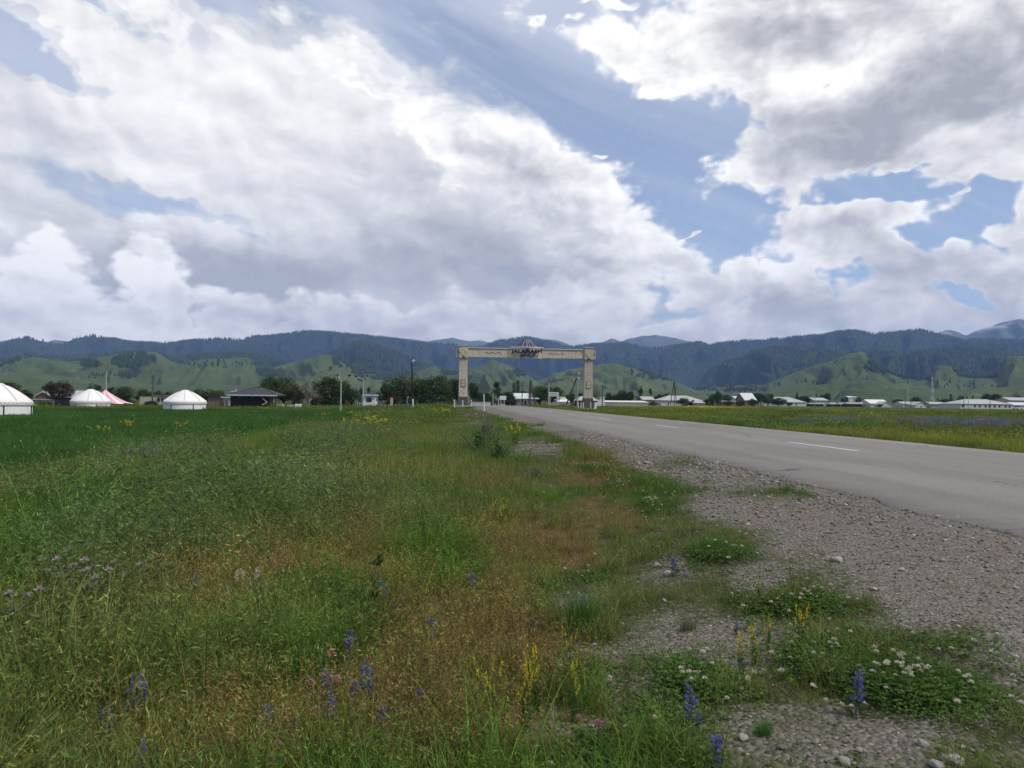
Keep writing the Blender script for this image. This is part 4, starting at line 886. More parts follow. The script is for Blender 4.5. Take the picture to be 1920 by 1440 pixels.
    for q in (15, 16.6, 17.6, 18.8, 20.2):
        a = 2*math.pi*q/22; b.tube([(cx+(r0+(r1-r0)*t**1.15)*1.05*math.cos(a), -.16+(r0+(r1-r0)*t**1.15)*.66*math.sin(a), ap-.1-(ap-8.30)*t**1.25*.92) for t in (0, .25, .5, .75, 1)], .028, 5)
    b.build('pale_rib', M['silver'], g)
    text_part('name_lettering', 'JALAŃASH', .72, M['letter'], g, (cx+.02, -.90, 7.50), .05, .034, 1.12)
    text_part('lower_lettering', 'AÝYLY', .50, M['letter'], g, (cx+.10, -.90, 6.98), .05, .026, 1.25)
    b = MB(); b.tube([(cx-2.6, -.2, 8.25), (cx-2.6, -.2, 8.36)], .08, 6); b.build('spotlight', M['black'], g); b = MB(); b.tube([(cx+2.5, -.2, 8.2), (cx+2.5, -.2, 8.32)], .08, 6); b.build('spotlight', M['black'], g)
build_gate()

# ------------------------------------------------------------------ yurts, tent, cabin
def yurt(px, D, dia_px, ytop, yeave, label):
    s = mpp(px, D); o = onground(px, D); R = dia_px*s/2*.885; z0 = o.z; top = P(px, ytop, D).z-z0; ev = P(px, yeave, D).z-z0
    g = empty('yurt', o, 0, label, 'yurt', 'white felt yurts along the far side of the field')
    n = 48; MB().lathe([(R, -.2), (R*1.005, ev*.5), (R*.995, ev)], n).build('wall', M['canvas'], g, smooth=True)
    H = top-ev; prof = [(R*1.02, ev-.10), (R*1.0, ev+.06)] + [(R*(1-t*.80), ev+H*(.04+.86*(1-(1-t)**1.35))) for t in np.linspace(.06, 1, 12)]
    MB().lathe(prof, n).build('roof_cover', M['canvas'], g, smooth=True)
    MB().lathe([(R*.225, ev+H*.89), (R*.2, ev+H*.93), (R*.13, ev+H*.985), (.01, top)], 24).build('crown_cap', M['canvas'], g, smooth=True)
    MB().lathe([(R*1.03, ev-.34), (R*1.035, ev-.2), (R*1.028, ev-.06)], n).build('ornament_band', M['band'], g, smooth=True)
    b = MB()
    for k in range(8):
        a = k*math.pi/4+.3; b.tube([(r*1.012*math.cos(a+.0*q), r*1.012*math.sin(a), z+.02) for q, (r, z) in enumerate(prof[1:])] + [(R*1.05*math.cos(a), R*1.05*math.sin(a), ev-.3)], .016, 4)
    b.build('roof_rope', M['brown'], g)
    for k in range(6):
        a = k*math.pi/3+.2; c, s_ = math.cos(a), math.sin(a); b = MB(); b.tube([(R*1.012*c, R*1.012*s_, .0), (R*1.012*c, R*1.012*s_, ev-.36)], .055, 6); b.build('wall_post', M['charcoal'], g)
    b = MB(); Md = Matrix.Rotation(1.57, 4, 'Z'); b.box(R*.93, R*1.03, -.45, .45, -.1, ev-.37, Md); b.build('door', M['brown'], g)
    return g
random.seed(5)
yurt(-6, 68, 128, 718, 752, 'largest white yurt, cut off by the left edge of the picture')
yurt(170, 105, 77, 729.5, 751.5, 'white yurt with a black box against its left side and a pink tent behind')
yurt(347, 98, 84, 731, 752.5, 'lone white yurt between the pink striped tent and the dark log cabin')

def black_box():
    o = onground(120, 104); s = mpp(120, 104); g = empty('storage_shed', o, .25, 'black box shed standing against the left side of the second yurt', 'shed')
    MB().box(-.95, .95, -.7, .7, 0, 1.5).build('wall', M['charcoal'], g); MB().box(-1.05, 1.05, -.8, .8, 1.502, 1.58).build('roof', M['black'], g); MB().box(-.4, .35, -.72, -.702, .1, 1.35).build('door', M['black'], g)
black_box()
def pink_tent():
    D = 112; o = onground(203, D); g = empty('party_tent', o, 0, 'pink and white striped tent with a pointed peak beside the second yurt', 'tent')
    s = mpp(203, D); R = 45*s; z0 = o.z; zt = P(197, 730, D).z-z0; zh = P(203, 757, D).z-z0; n = 48; rows = 14; px_ = -6*s
    vs = []; 
    for i in range(rows+1):
        t = i/rows
        for k in range(n):
            a = 2*math.pi*k/n; sc = (1-.05*(1-math.cos(a*8))*t); vs.append((px_*(1-t)+R*t*math.cos(a)*sc, R*.8*t*math.sin(a)*sc, zh+(zt-zh)*((1-t)**1.45)*.97+.10*(1-math.cos(a*8))*.5*t*t+.02))
    fs = [(i*n+k, i*n+(k+1) % n, (i+1)*n+(k+1) % n, (i+1)*n+k) for i in range(rows) for k in range(n)]
    for nm, mt, par in (('pink_stripe', M['pink'], 0), ('canopy', M['canvas'], 1)):
        b = MB(); b.add(vs, [f for q, f in enumerate(fs) if int(((q % n)//2) % 3 == 0) == par]); b.build(nm, mt, g, smooth=True)
    for k in range(8):
        a = 2*math.pi*(k+.0)/8+.2; b = MB(); b.tube([(R*.93*math.cos(a), R*.74*math.sin(a), 0), (R*.93*math.cos(a), R*.74*math.sin(a), zh)], .035, 6); b.build('pole', M['galv'], g)
    b = MB(); b.tube([(px_, 0, 0), (px_, 0, zt+.05)], .05, 6); b.build('centre_pole', M['galv'], g)
pink_tent()
def cabin():
    D = 104; o = onground(462, D); s = mpp(470, D); g = empty('log_cabin', o, 0, 'dark log cabin with hip roof and an open porch on its right', 'cabin'); z0 = o.z
    Z = lambda y: P(470, y, D).z-z0; X = lambda x: (P(x, 750, D).x-o.x)
    x0, x1, zt = X(434), X(489), Z(741)
    n = 9; b = MB()
    for k in range(n): z = zt*k/n+.12; b.tube([(x0-.12, 0, z), (x1+.12, 0, z)], zt/n*.50, 8); b.tube([(x1, -.1, z+.06), (x1, 3.6, z+.06)], zt/n*.46, 8); b.tube([(x0, -.1, z+.06), (x0, 3.6, z+.06)], zt/n*.46, 8)
    b.box(x0+.05, x1-.05, .12, 3.5, 0, zt-.05); b.build('log_wall', M['log'], g)
    for k, (a, c) in enumerate(((436, 443), (446, 455), (459, 466), (471, 478), (482, 487))):
        b = MB(); b.box(X(a), X(c), -.06, -.02, zt-.42, zt-.12); b.build('vent_opening', M['limewash' if k in (1, 3) else 'glass'], g)
    xe0, xe1, ya, yb = X(429), X(523), -.9, 4.4; ze, zr = Z(740.5), Z(725.8); xr0, xr1, ym = X(470), X(486), 1.75
    b = MB(); b.add([(xe0, ya, ze), (xe1, ya, ze), (xe1, yb, ze), (xe0, yb, ze), (xr0, ym, zr), (xr1, ym, zr)], [(0, 1, 5, 4), (1, 2, 5), (2, 3, 4, 5), (3, 0, 4), (0, 3, 2, 1)]); rf = b.build('roof', M['darkroof'], g)
    b = MB(); b.tube([(xe0, ya, ze), (xr0, ym, zr), (xr1, ym, zr), (xe1, ya, ze)], .05, 5); b.build('ridge_cap', M['charcoal'], rf)
    b = MB(); b.box(xe0, xe1, ya-.05, ya-.002, ze-.13, ze+.02); b.build('fascia_board', M['silver'], g)
    for x in (499, 506, 512, 519): b = MB(); b.box(X(x)-.08, X(x)+.08, -.55, -.39, 0, ze-.14); b.build('porch_post', M['oldwood'], g)
    b = MB(); b.tube([(X(494), -.62, Z(746)), (X(503), -.66, Z(754))], .07, 5); b.tube([(X(494), -.62, Z(759)), (X(502), -.64, Z(755))], .07, 5); b.tube([(X(508), -.7, Z(763)), (X(512), -.75, Z(768))], .07, 5); b.tube([(X(494), -.7, Z(764)), (X(510), -.72, Z(765))], .06, 5); b.build('loose_plank', M['limewash'], g)
    b = MB(); b.tube([(X(437), .2, ze+.1), (X(441), 0, ze+.5), (X(444), 0, ze+.75)], .08, 5); b.tube([(X(432), 0, ze+.42), (X(444), 0, ze+.45)], .05, 5); b.build('antler_ornament', M['silver'], g)
cabin()

# ------------------------------------------------------------------ houses
def house(px0, px1, D, yroof, yeave, label, wall='limewash', roof='slate', kind='gable', wins=(), depth=7.0, over=.35, name='house', cat='house', door=None, yw=(.25, .75), ybase=None):
    """long side faces the viewer; kind gable | hip | end (gable end faces the viewer) | flat"""
    o = onground((px0+px1)/2, D); z0 = o.z; g = empty(name, o, 0, label, cat); X = lambda x: P(x, 750, D).x-o.x; pc_ = (px0+px1)/2
    Z = lambda y: P(pc_, y, D).z-z0
    x0, x1, ze, zr = X(px0), X(px1), Z(yeave), Z(yroof); w = over
    b = MB(); b.box(x0, x1, 0, depth, -.6, ze)
    if kind == 'gable': b.add([(x0, 0, ze), (x0, depth, ze), (x0, depth/2, zr-.06), (x1, 0, ze), (x1, depth, ze), (x1, depth/2, zr-.06)], [(0, 1, 2), (3, 5, 4)])
    if kind == 'end': b.add([(x0, 0, ze), (x1, 0, ze), ((x0+x1)/2, 0, zr-.06), (x0, depth, ze), (x1, depth, ze), ((x0+x1)/2, depth, zr-.06)], [(0, 1, 2), (3, 5, 4)])
    b.build('wall', M[wall], g)
    b = MB(); t = .12
    if kind == 'gable':
        for dz in (0,): b.add([(x0-w, -w, ze-.02), (x1+w, -w, ze-.02), (x1+w, depth/2, zr), (x0-w, depth/2, zr), (x0-w, depth+w, ze-.02), (x1+w, depth+w, ze-.02), (x0-w, -w, ze+t), (x1+w, -w, ze+t), (x1+w, depth/2, zr+t), (x0-w, depth/2, zr+t), (x0-w, depth+w, ze+t), (x1+w, depth+w, ze+t)],
                               [(0, 3, 2, 1), (3, 4, 5, 2), (6, 7, 8, 9), (9, 8, 11, 10), (0, 1, 7, 6), (4, 10, 11, 5), (0, 6, 9, 3), (3, 9, 10, 4), (1, 2, 8, 7), (2, 5, 11, 8)])
    elif kind == 'hip':
        q = min(depth/2+w, (x1-x0)*.3); b.add([(x0-w, -w, ze), (x1+w, -w, ze), (x1+w, depth+w, ze), (x0-w, depth+w, ze), (x0-w+q, depth/2, zr), (x1+w-q, depth/2, zr)], [(0, 1, 5, 4), (1, 2, 5), (2, 3, 4, 5), (3, 0, 4), (0, 3, 2, 1)])
    elif kind == 'end':
        xm = (x0+x1)/2; b.add([(x0-w, -w, ze-.05), (xm, -w, zr), (x1+w, -w, ze-.05), (x0-w, depth+w, ze-.05), (xm, depth+w, zr), (x1+w, depth+w, ze-.05), (x0-w, -w, ze+t), (xm, -w, zr+t), (x1+w, -w, ze+t), (x0-w, depth+w, ze+t), (xm, depth+w, zr+t), (x1+w, depth+w, ze+t)],
              [(6, 7, 10, 9), (7, 8, 11, 10), (0, 3, 4, 1), (1, 4, 5, 2), (0, 1, 7, 6), (1, 2, 8, 7), (3, 9, 10, 4), (4, 10, 11, 5), (0, 6, 9, 3), (2, 5, 11, 8)])
    elif kind == 'shed':
        b.add([(x0-w, -w, ze), (x1+w, -w, ze), (x1+w, depth+w, zr), (x0-w, depth+w, zr), (x0-w, -w, ze+t), (x1+w, -w, ze+t), (x1+w, depth+w, zr+t), (x0-w, depth+w, zr+t)], [(0, 3, 2, 1), (4, 5, 6, 7), (0, 1, 5, 4), (1, 2, 6, 5), (2, 3, 7, 6), (3, 0, 4, 7)])
    else: b.box(x0-w, x1+w, -w, depth+w, ze+.003, max(zr, ze+.15))
    rf = b.build('roof', M[roof], g)
    wz0, wz1 = ze*yw[0], ze*yw[1]
    for wx, ww in wins:
        a, c = X(wx-ww/2), X(wx+ww/2); b = MB(); f = .06
        b.box(a-f, a, -.05, .05, wz0-f, wz1+f); b.box(c, c+f, -.05, .05, wz0-f, wz1+f); b.box(a, c, -.05, .05, wz1, wz1+f); b.box(a, c, -.05, .05, wz0-f, wz0); fr = b.build('window', M['white'], g)
        b = MB(); b.box(a, c, -.012, .02, wz0, wz1); b.build('pane', M['glass'], fr)
    if door:
        a, c = X(door[0]-door[1]/2), X(door[0]+door[1]/2); b = MB(); b.box(a, c, -.03, .02, 0, ze*.78); b.build('door', M['brown'], g)
    return g
W = [(a, 3.6) for a in (1805, 1828, 1837, 1848, 1855.5, 1865, 1874, 1885.5, 1893)]
house(68, 95, 150, 735, 744, 'small gable ended house with dark gable left of the round tree', 'brown', 'tin', 'end', depth=9)
house(57, 100, 146, 749, 750, 'low white wall shed below the dark gable near the big yurt', 'limewash', 'slate', 'flat', depth=3, name='shed', cat='shed')
house(127, 165, 150, 733, 748, 'house with a wide pale grey roof showing over the second yurt', 'limewash', 'slate', 'gable', depth=8)
house(262, 294, 132, 743, 745, 'ruined roofless tan wall left of the house with three windows', 'tan', 'brown', 'flat', depth=4, name='ruined_wall', cat='wall', over=.0)
house(294, 330, 130, 741, 742.5, 'low whitewashed house with three dark windows behind the lone yurt', 'limewash', 'brown', 'flat', wins=[(297.5, 5), (304.5, 4.5), (311, 4)], depth=6, yw=(.45, .85))
house(390, 419, 128, 741, 743, 'brown mud wall house with a thin dark roof left of the log cabin', 'brown', 'darkroof', 'flat', depth=6)
house(419, 432, 126, 744, 746, 'small pale shed with dark doorway hard against the log cabin', 'limewash', 'tin', 'flat', depth=4, door=(424, 4), name='shed', cat='shed')
house(972, 1003, 150, 738, 748, 'white house with dark eaves behind the wooden A-frame pole', 'limewash', 'tin', 'gable', depth=9, wins=[(985, 4)], over=.8)
house(1044, 1061, 175, 745, 750, 'low house with long pale roof right of the roadside name board', 'limewash', 'slate', 'gable', depth=8)
house(1047, 1066, 168, 750, 754, 'white shed in front of the low pale roofed house', 'white', 'white', 'shed', depth=4, name='shed', cat='shed')
house(1086, 1119, 135, 743, 751, 'small open pavilion with a pale hip roof behind the right gate pillar', 'oldwood', 'slate', 'hip', depth=5, name='pavilion', cat='pavilion')
house(1112, 1134, 190, 744.5, 746, 'white flat topped building just right of the gate', 'white', 'tin', 'flat', depth=6, over=.1)
house(1134, 1214, 215, 752, 754.5, 'long low white roofed barn behind the fence right of the gate', 'limewash', 'white', 'shed', depth=6, name='barn', cat='barn')
house(1206, 1226, 235, 744, 750, 'small tan house with weathered roof between barn and long farmhouse', 'tan', 'slate', 'gable', depth=7)
house(1240, 1318, 262, 741.5, 751, 'large whitewashed farmhouse with long pale roof behind two bushes', 'limewash', 'slate', 'hip', wins=[(1253, 2.2), (1300, 3)], depth=11)
house(1301, 1321, 254, 752, 756, 'grey annex with low pale roof at the right end of the farmhouse', 'concrete', 'slate', 'shed', depth=5, name='shed', cat='shed')
house(1397, 1418, 330, 737, 751, 'barn with a bright steep tin roof and dark gable', 'brown', 'tin', 'gable', depth=12, name='barn', cat='barn')
house(1379, 1391, 345, 743.5, 747.5, 'little house with a blue grey tin roof left of the steep tin roof', 'limewash', 'tin', 'gable', depth=8)
house(1353, 1378, 330, 751, 754, 'low dark shed with pale eaves left of the steep tin roof', 'brown', 'slate', 'flat', depth=8, name='shed', cat='shed')
house(1431, 1512, 395, 744, 754, 'long white house with pink grey hip roof in the middle of the village', 'limewash', 'slate', 'hip', wins=[(1440, 2.5), (1479, 2.5), (1493, 2.5)], depth=15)
house(1527, 1553, 440, 746, 751, 'grey barn with high weathered roof and pale gable wall', 'concrete', 'slate', 'gable', depth=14, name='barn', cat='barn')
house(1518, 1544, 400, 755.5, 757.5, 'low shed with a white strip roof in front of the grey barn', 'charcoal', 'white', 'flat', depth=6, name='shed', cat='shed')
house(1557, 1567, 400, 754.5, 758, 'tiny white roofed shed, first right of the grey barn', 'charcoal', 'white', 'flat', depth=5, name='shed', cat='shed')
house(1572, 1578, 400, 755.5, 758, 'tiny white roofed shed, second right of the grey barn', 'charcoal', 'white', 'flat', depth=5, name='shed', cat='shed')
house(1588, 1616, 405, 754, 757.5, 'long low shed with white roof left of the bright white barn', 'charcoal', 'white', 'flat', depth=7, name='shed', cat='shed')
house(1632, 1667, 400, 749.5, 757, 'barn with a bright white metal roof', 'limewash', 'white', 'gable', depth=12, name='barn', cat='barn')
house(1652, 1673, 385, 753, 759, 'small grey gabled shed in front of the bright white barn', 'limewash', 'slate', 'end', depth=7, name='shed', cat='shed')
house(1693, 1718, 395, 753.5, 757.5, 'house with low pale roof right of the bright white barn', 'limewash', 'slate', 'gable', depth=10)
house(1717, 1737, 388, 753.5, 760, 'white house with its gable end to the field', 'white', 'slate', 'end', wins=[(1727, 3)], depth=9)
house(1745, 1775, 395, 754, 758, 'low house with flat grey roof below the lattice tower', 'concrete', 'slate', 'gable', depth=9)
house(1801, 1899, 350, 748.5, 757.5, 'long white building with nine dark windows and grey hip roof', 'limewash', 'slate', 'hip', wins=W, depth=16, yw=(.28, .80))
house(1894, 1935, 380, 745.5, 751, 'house with a pink grey roof behind the right end of the long white building', 'tan', 'slate', 'gable', depth=12)
house(1899, 1940, 352, 755, 760, 'low whitewashed outbuilding at the right edge of the picture', 'limewash', 'tin', 'gable', depth=7, name='shed', cat='shed')
house(1590, 1600, 620, 743, 745, 'distant house on the slope, left one of a pair', 'limewash', 'white', 'gable', depth=10)
house(1602, 1612, 620, 743.5, 745.5, 'distant house on the slope, right one of a pair', 'limewash', 'slate', 'gable', depth=10)
def kiosk():
    D = 112; o = onground(693, D); z0 = o.z; g = empty('guard_kiosk', o, 0, 'small white kiosk with dark window and blue roof edge beside a street lamp', 'kiosk'); X = lambda x: P(x, 750, D).x-o.x; Z = lambda y: P(693, y, D).z-z0
    b = MB(); b.box(X(681), X(704), 0, 2.6, -.1, Z(742)); b.build('wall', M['white'], g, bevel=.02)
    b = MB(); b.box(X(679.5), X(706), -.25, 2.85, Z(742)+.003, Z(740)); b.build('roof', M['white'], g)
    b = MB(); b.box(X(681.5), X(702), .1, 2.3, Z(740)+.002, Z(736.8)); b.build('parapet', M['blue'], g)
    b = MB(); b.box(X(687), X(697), -.05, -.002, Z(753.3), Z(745)); w = b.build('window', M['charcoal'], g)
    b = MB(); b.box(X(687.6), X(696.4), -.06, -.052, Z(752.8), Z(745.5)); b.build('pane', M['glass'], w)
    x = X(704); b = MB(); b.box(x+.002, x+.04, .8, 1.6, Z(752), Z(745.5)); b.build('side_window', M['glass'], g)
kiosk()

# ------------------------------------------------------------------ lamps, poles, signs
def tubething(name, label, cat, o, parts, group=None):
    g = empty(name, o, 0, label, cat, group)
    for nm, mt, segs in parts:
        b = MB()
        for pts, r in segs: b.tube(pts, r, 8)
        b.build(nm, M[mt], g)
    return g
def lamp(px, D, ytop, arms, label):
    o = onground(px, D); Z = lambda y: P(px, y, D).z-o.z; X = lambda x: P(x, 750, D).x-o.x; zt = Z(ytop)
    pr = [('pole', 'galv', [([(0, 0, -.1), (0, 0, zt)], [.09, .055])])]
    g = tubething('street_lamp', label, 'street lamp', o, pr, 'two armed street lamps in the grass')
    for ax, ay in arms:
        x, z = X(ax), Z(ay); b = MB(); b.tube([(0, 0, zt-.05), (x*.5, 0, zt+(z-zt)*.45), (x*.72, 0, zt+(z-zt)*.72)], .04, 6); b.build('arm', M['galv'], g)
        b = MB(); b.tube([(x*.66, 0, zt+(z-zt)*.66), (x*.8, 0, zt+(z-zt)*.82), (x, 0, z)], [.06, .12, .07], 8); b.build('lamp_head', M['charcoal'], g)
lamp(639, 88, 712, ((630.5, 702), (657.5, 702)), 'two armed street lamp left of the white kiosk')
lamp(680.5, 108, 711, ((663.5, 704.5), (689.5, 703)), 'two armed street lamp at the left corner of the white kiosk')
def pole(px, D, ytop, label, mt='oldwood', r=.12, lean=0.0, extra=(), name='utility_pole', cat='utility pole', base_paint=None, y0=None):
    o = onground(px, D); Z = lambda y: P(px, y, D).z-o.z; X = lambda x: P(x, 750, D).x-o.x; zt = Z(ytop)
    g = empty(name, o, 0, label, cat); zb = -.2
    if base_paint: b = MB(); b.tube([(0, 0, -.2), (lean*.2, 0, zt*.22)], r*1.02, 8); b.build('painted_base', M['limewash'], g); zb = zt*.22
    b = MB(); b.tube([(lean*zb/zt if zb > 0 else 0, 0, zb), (lean, 0, zt)], [r, r*.7], 8); b.build('pole', M[mt], g)
    for nm, m2, segs in extra:
        b = MB()
        for pts, rr in segs: b.tube([(X(a), 0, Z(c)) for a, c in pts], rr, 6)
        b.build(nm, M[m2], g)
    return g
pole(774.5, 100, 677, 'tall black utility pole with a whitened base in front of the willow', 'black', .12, -.25, [('lamp', 'silver', [([(772, 679), (775, 675), (776, 677)], .12)])], base_paint=True)
pole(285, 125, 707, 'dark green metal chimney post behind the lone yurt', 'greenpaint', .16, .15, [('cap', 'greenpaint', [([(285.8, 707.5), (285.9, 703.6)], .24)])], name='chimney_post', cat='post')
pole(199, 135, 697, 'pale slim mast rising behind the pink tent peak', 'galv', .10, -.1, [('crossbar', 'galv', [([(196.5, 701), (201.5, 701)], .05), ([(199, 697), (199, 694)], .05)])], name='mast', cat='mast')
pole(1028.5, 125, 716, 'grey concrete pole with crossarms left of the roadside name board', 'concrete', .16, 0, [('crossarm', 'oldwood', [([(1024, 720.5), (1032.5, 720)], .07), ([(1026, 716), (1031, 716)], .06)]), ('pole_top', 'oldwood', [([(1028.5, 716), (1028.7, 711)], .06)])])
pole(1082.5, 110, 703, 'pale concrete pole with leaning strut and lamps beside the right gate pillar', 'concrete', .13, 0, [('strut', 'oldwood', [([(1080.5, 710), (1062, 759)], .12)]), ('crossarm', 'oldwood', [([(1078, 705.5), (1085, 704.5)], .07), ([(1079, 709.5), (1085, 710)], .07)]), ('lamp', 'silver', [([(1083, 700.5), (1085.5, 700.5)], .14), ([(1083.5, 710), (1086, 710)], .14)])])
pole(1129.3, 165, 722, 'dark wooden pole in front of the white flat topped building', 'oldwood', .13)
pole(979, 150, 718, 'thin dark pole beside the twin poplars', 'oldwood', .11)
pole(924.3, 118, 736, 'thin grey post left of the blank white sign', 'galv', .07, name='post', cat='post')
pole(934.6, 116, 745, 'short grey post touching the left edge of the blank white sign', 'galv', .10, name='post', cat='post')
pole(1382, 260, 739, 'leaning wooden pole between farmhouse and steep tin roof', 'oldwood', .12, .2)
pole(1426, 330, 744, 'short wooden pole at the left end of the long hip roofed house', 'oldwood', .15)
pole(1527.5, 330, 733, 'slim grey pole left of the grey barn', 'concrete', .14)
pole(1568, 380, 744, 'dark pole between the two tiny white roofed sheds', 'oldwood', .14)
pole(1576, 400, 737, 'slim pole just right of the tiny sheds', 'concrete', .12)
pole(1697, 370, 742, 'dark pole in front of the pale roofed house', 'oldwood', .16)
pole(1702.5, 400, 724, 'tall thin antenna mast right of the bright white barn', 'galv', .10, 0, [('crossbar', 'galv', [([(1700.5, 727), (1704.5, 727)], .06)])], name='antenna_mast', cat='mast')
pole(1708, 380, 747, 'short pole left of the white gable end', 'oldwood', .14)
pole(1808, 338, 740.5, 'dark pole at the left corner of the long white building', 'oldwood', .16, -.3)
pole(1815.5, 338, 735.5, 'pole with crossarm near the left end of the long white building', 'concrete', .15, 0, [('crossarm', 'oldwood', [([(1812.5, 738), (1818.5, 738)], .08)])])
pole(1856.5, 340, 746, 'dark pole in front of the middle of the long white building', 'oldwood', .14)
def aframe(px, D, ytop, l, r, label):
    pole(px, D, ytop+4, label, 'oldwood', .1, 0, [('leg', 'oldwood', [([(px-.8, ytop+4), (l, 758.5)], .12)]), ('second_leg', 'oldwood', [([(px+.6, ytop+4), (r, 758.5)], .12)]), ('crossarm', 'oldwood', [([(px-3, ytop+5), (px+3, ytop+5)], .08)]), ('pole_top', 'oldwood', [([(px, ytop+6), (px, ytop)], .09)])], name='a_frame_pole', cat='utility pole')
aframe(994.7, 130, 710.5, 991.5, 1003.5, 'wooden A-frame pole left of the roadside name board')
aframe(1264.3, 215, 713, 1257, 1268.5, 'wooden A-frame pole in front of the large farmhouse')
def lattice_tower():
    D = 520; o = onground(1748, D); Z = lambda y: P(1748, y, D).z-o.z; s = mpp(1748, D); H = Z(708); g = empty('lattice_tower', o, .3, 'pale lattice radio tower rising over the village', 'tower')
    w0, w1 = 3.6*s, .7*s; lev = [H*q for q in (0, .12, .24, .36, .5, .62, .74, .86, 1)]
    for k in range(8):
        a, c = lev[k], lev[k+1]; wa, wc = w0+(w1-w0)*min(1, a/H/.8), w0+(w1-w0)*min(1, c/H/.8); b = MB()
        ca = [(x*wa, y*wa, a) for x, y in ((-1, -1), (1, -1), (1, 1), (-1, 1))]; cc = [(x*wc, y*wc, c) for x, y in ((-1, -1), (1, -1), (1, 1), (-1, 1))]
        for q in range(4): b.tube([ca[q], cc[q]], .09, 5); b.tube([ca[q], cc[(q+1) % 4]], .05, 4); b.tube([cc[q], cc[(q+1) % 4]], .05, 4); b.tube([ca[(q+1) % 4], cc[q]], .05, 4)
        b.build('tower_section', M['white' if k % 2 == 0 else 'galv'], g)
    b = MB(); b.tube([(-.8*s, 0, H*.97), (-.8*s, 0, H*1.0)], .5, 8); b.build('antenna', M['white'], g)
lattice_tower()

def warning_sign():
    D = 64; o = onground(908, D); Z = lambda y: P(908, y, D).z-o.z; X = lambda x: P(x, 750, D).x-o.x; g = empty('warning_sign', o, 0, 'triangular road sign seen from behind on a leaning white post with black foot', 'road sign')
    dx = X(906.3)
    b = MB(); f0 = .04; zt = Z(704); b.tube([(0, 0, Z(771)), (dx, 0, zt)], .045, 10); b.build('post', M['signwhite'], g)
    b = MB(); b.tube([(0, 0, Z(771)-.3), (0, 0, Z(771)-.001)], .05, 10); b.build('black_foot', M['black'], g)
    x0, x1, xa, zb, za = X(895), X(920), X(906.5), Z(730), Z(702)
    b = MB(); b.prism([(x0, zb), (x1, zb), (xa, za)], -.10, -.075); tr = b.build('triangle_plate', M['signback'], g)
    b = MB(); b.tube([(x0, -.09, zb), (x1, -.09, zb), (xa, -.09, za), (x0, -.09, zb)], .018, 6); b.build('triangle_rim', M['charcoal'], tr)
    b = MB(); b.prism([(X(896.8), Z(736.5)), (X(918), Z(736.5)), (X(918), zb-.02), (X(896.8), zb-.02)], -.10, -.075); b.build('lower_plate', M['signback'], g)
    for y in (720, 726): b = MB(); b.box(X(908.5), X(914.5), -.075, -.05, Z(y+1.4), Z(y)); b.build('bracket', M['signwhite'], g)
warning_sign()
def blank_sign():
    D = 114; o = onground(943, D); Z = lambda y: P(943, y, D).z-o.z; X = lambda x: P(x, 750, D).x-o.x; g = empty('road_sign', o, 0, 'blank white board on two posts standing at the road beyond the gate', 'road sign')
    b = MB(); b.box(X(936.8), X(949), -.06, -.02, Z(749.8), Z(742.2)); b.build('board', M['signwhite'], g)
    for x in (939.2, 945.3): b = MB(); b.tube([(X(x), 0, -.3), (X(x), 0, Z(743))], .06, 8); b.build('post', M['galv'], g)
blank_sign()
def name_board():
    D = 120; o = onground(1038, D); Z = lambda y: P(1038, y, D).z-o.z; X = lambda x: P(x, 750, D).x-o.x; g = empty('name_board', o, 0, 'white roadside board with two lines of dark lettering under the gate', 'sign')
    b = MB(); b.box(X(1029.4), X(1047.2), -.07, -.02, Z(743.3), Z(735.3)); b.build('board', M['signwhite'], g)
    text_part('upper_lettering', 'JALAŃASH', .235, M['letter'], g, (X(1038), -.08, Z(739.0)), .004, .006, 1.0); text_part('lower_lettering', 'AÝYL OKRÝGI', .16, M['letter'], g, (X(1038.2), -.08, Z(742.0)), .004, .004, 1.0)
    for x in (1031.8, 1044.5): b = MB(); b.tube([(X(x), .03, -.3), (X(x), .03, Z(737))], .06, 8); b.build('post', M['galv'], g)
name_board()
def side_sign():
    D = 106; o = onground(878, D); Z = lambda y: P(878, y, D).z-o.z; X = lambda x: P(x, 750, D).x-o.x; g = empty('back_of_sign', o, 0, 'small grey sign back on a slim post right of the left gate pillar', 'road sign')
    b = MB(); b.box(X(876.3), X(881), -.05, -.02, Z(739.5), Z(731.8)); b.build('plate', M['signback'], g); b = MB(); b.tube([(X(877.8), 0, -.2), (X(877.8), 0, Z(732))], .04, 8); b.build('post', M['galv'], g)
side_sign()
def bollard(px, D, ytop, label, r=.07, h0=0.0, mt='signwhite', group=None):
    o = onground(px, D); h = P(px, ytop, D).z-o.z; g = empty('bollard', o, 0, label, 'bollard', group); b = MB(); b.tube([(0, 0, -.2), (0, 0, h*.93), (0, 0, h)], [r, r, r*.6], 10); b.build('post', M[mt], g)
    b = MB(); b.tube([(0, 0, h*.72), (0, 0, h*.80)], r*1.06, 10); b.build('dark_stripe', M['charcoal'], g)
bollard(718, 92, 767, 'white marker post in the grass right of the kiosk, the taller nearer one', .07)
bollard(731.5, 96, 764.5, 'white marker post in the grass right of the kiosk, the small farther one', .055)
bollard(852, 97, 749.5, 'white post standing left of the left gate pillar', .08)
bollard(867.5, 99, 750.8, 'white post directly in front of the left gate pillar', .08)
bollard(883.6, 99, 750, 'white post with a crooked top right of the left gate pillar', .08)
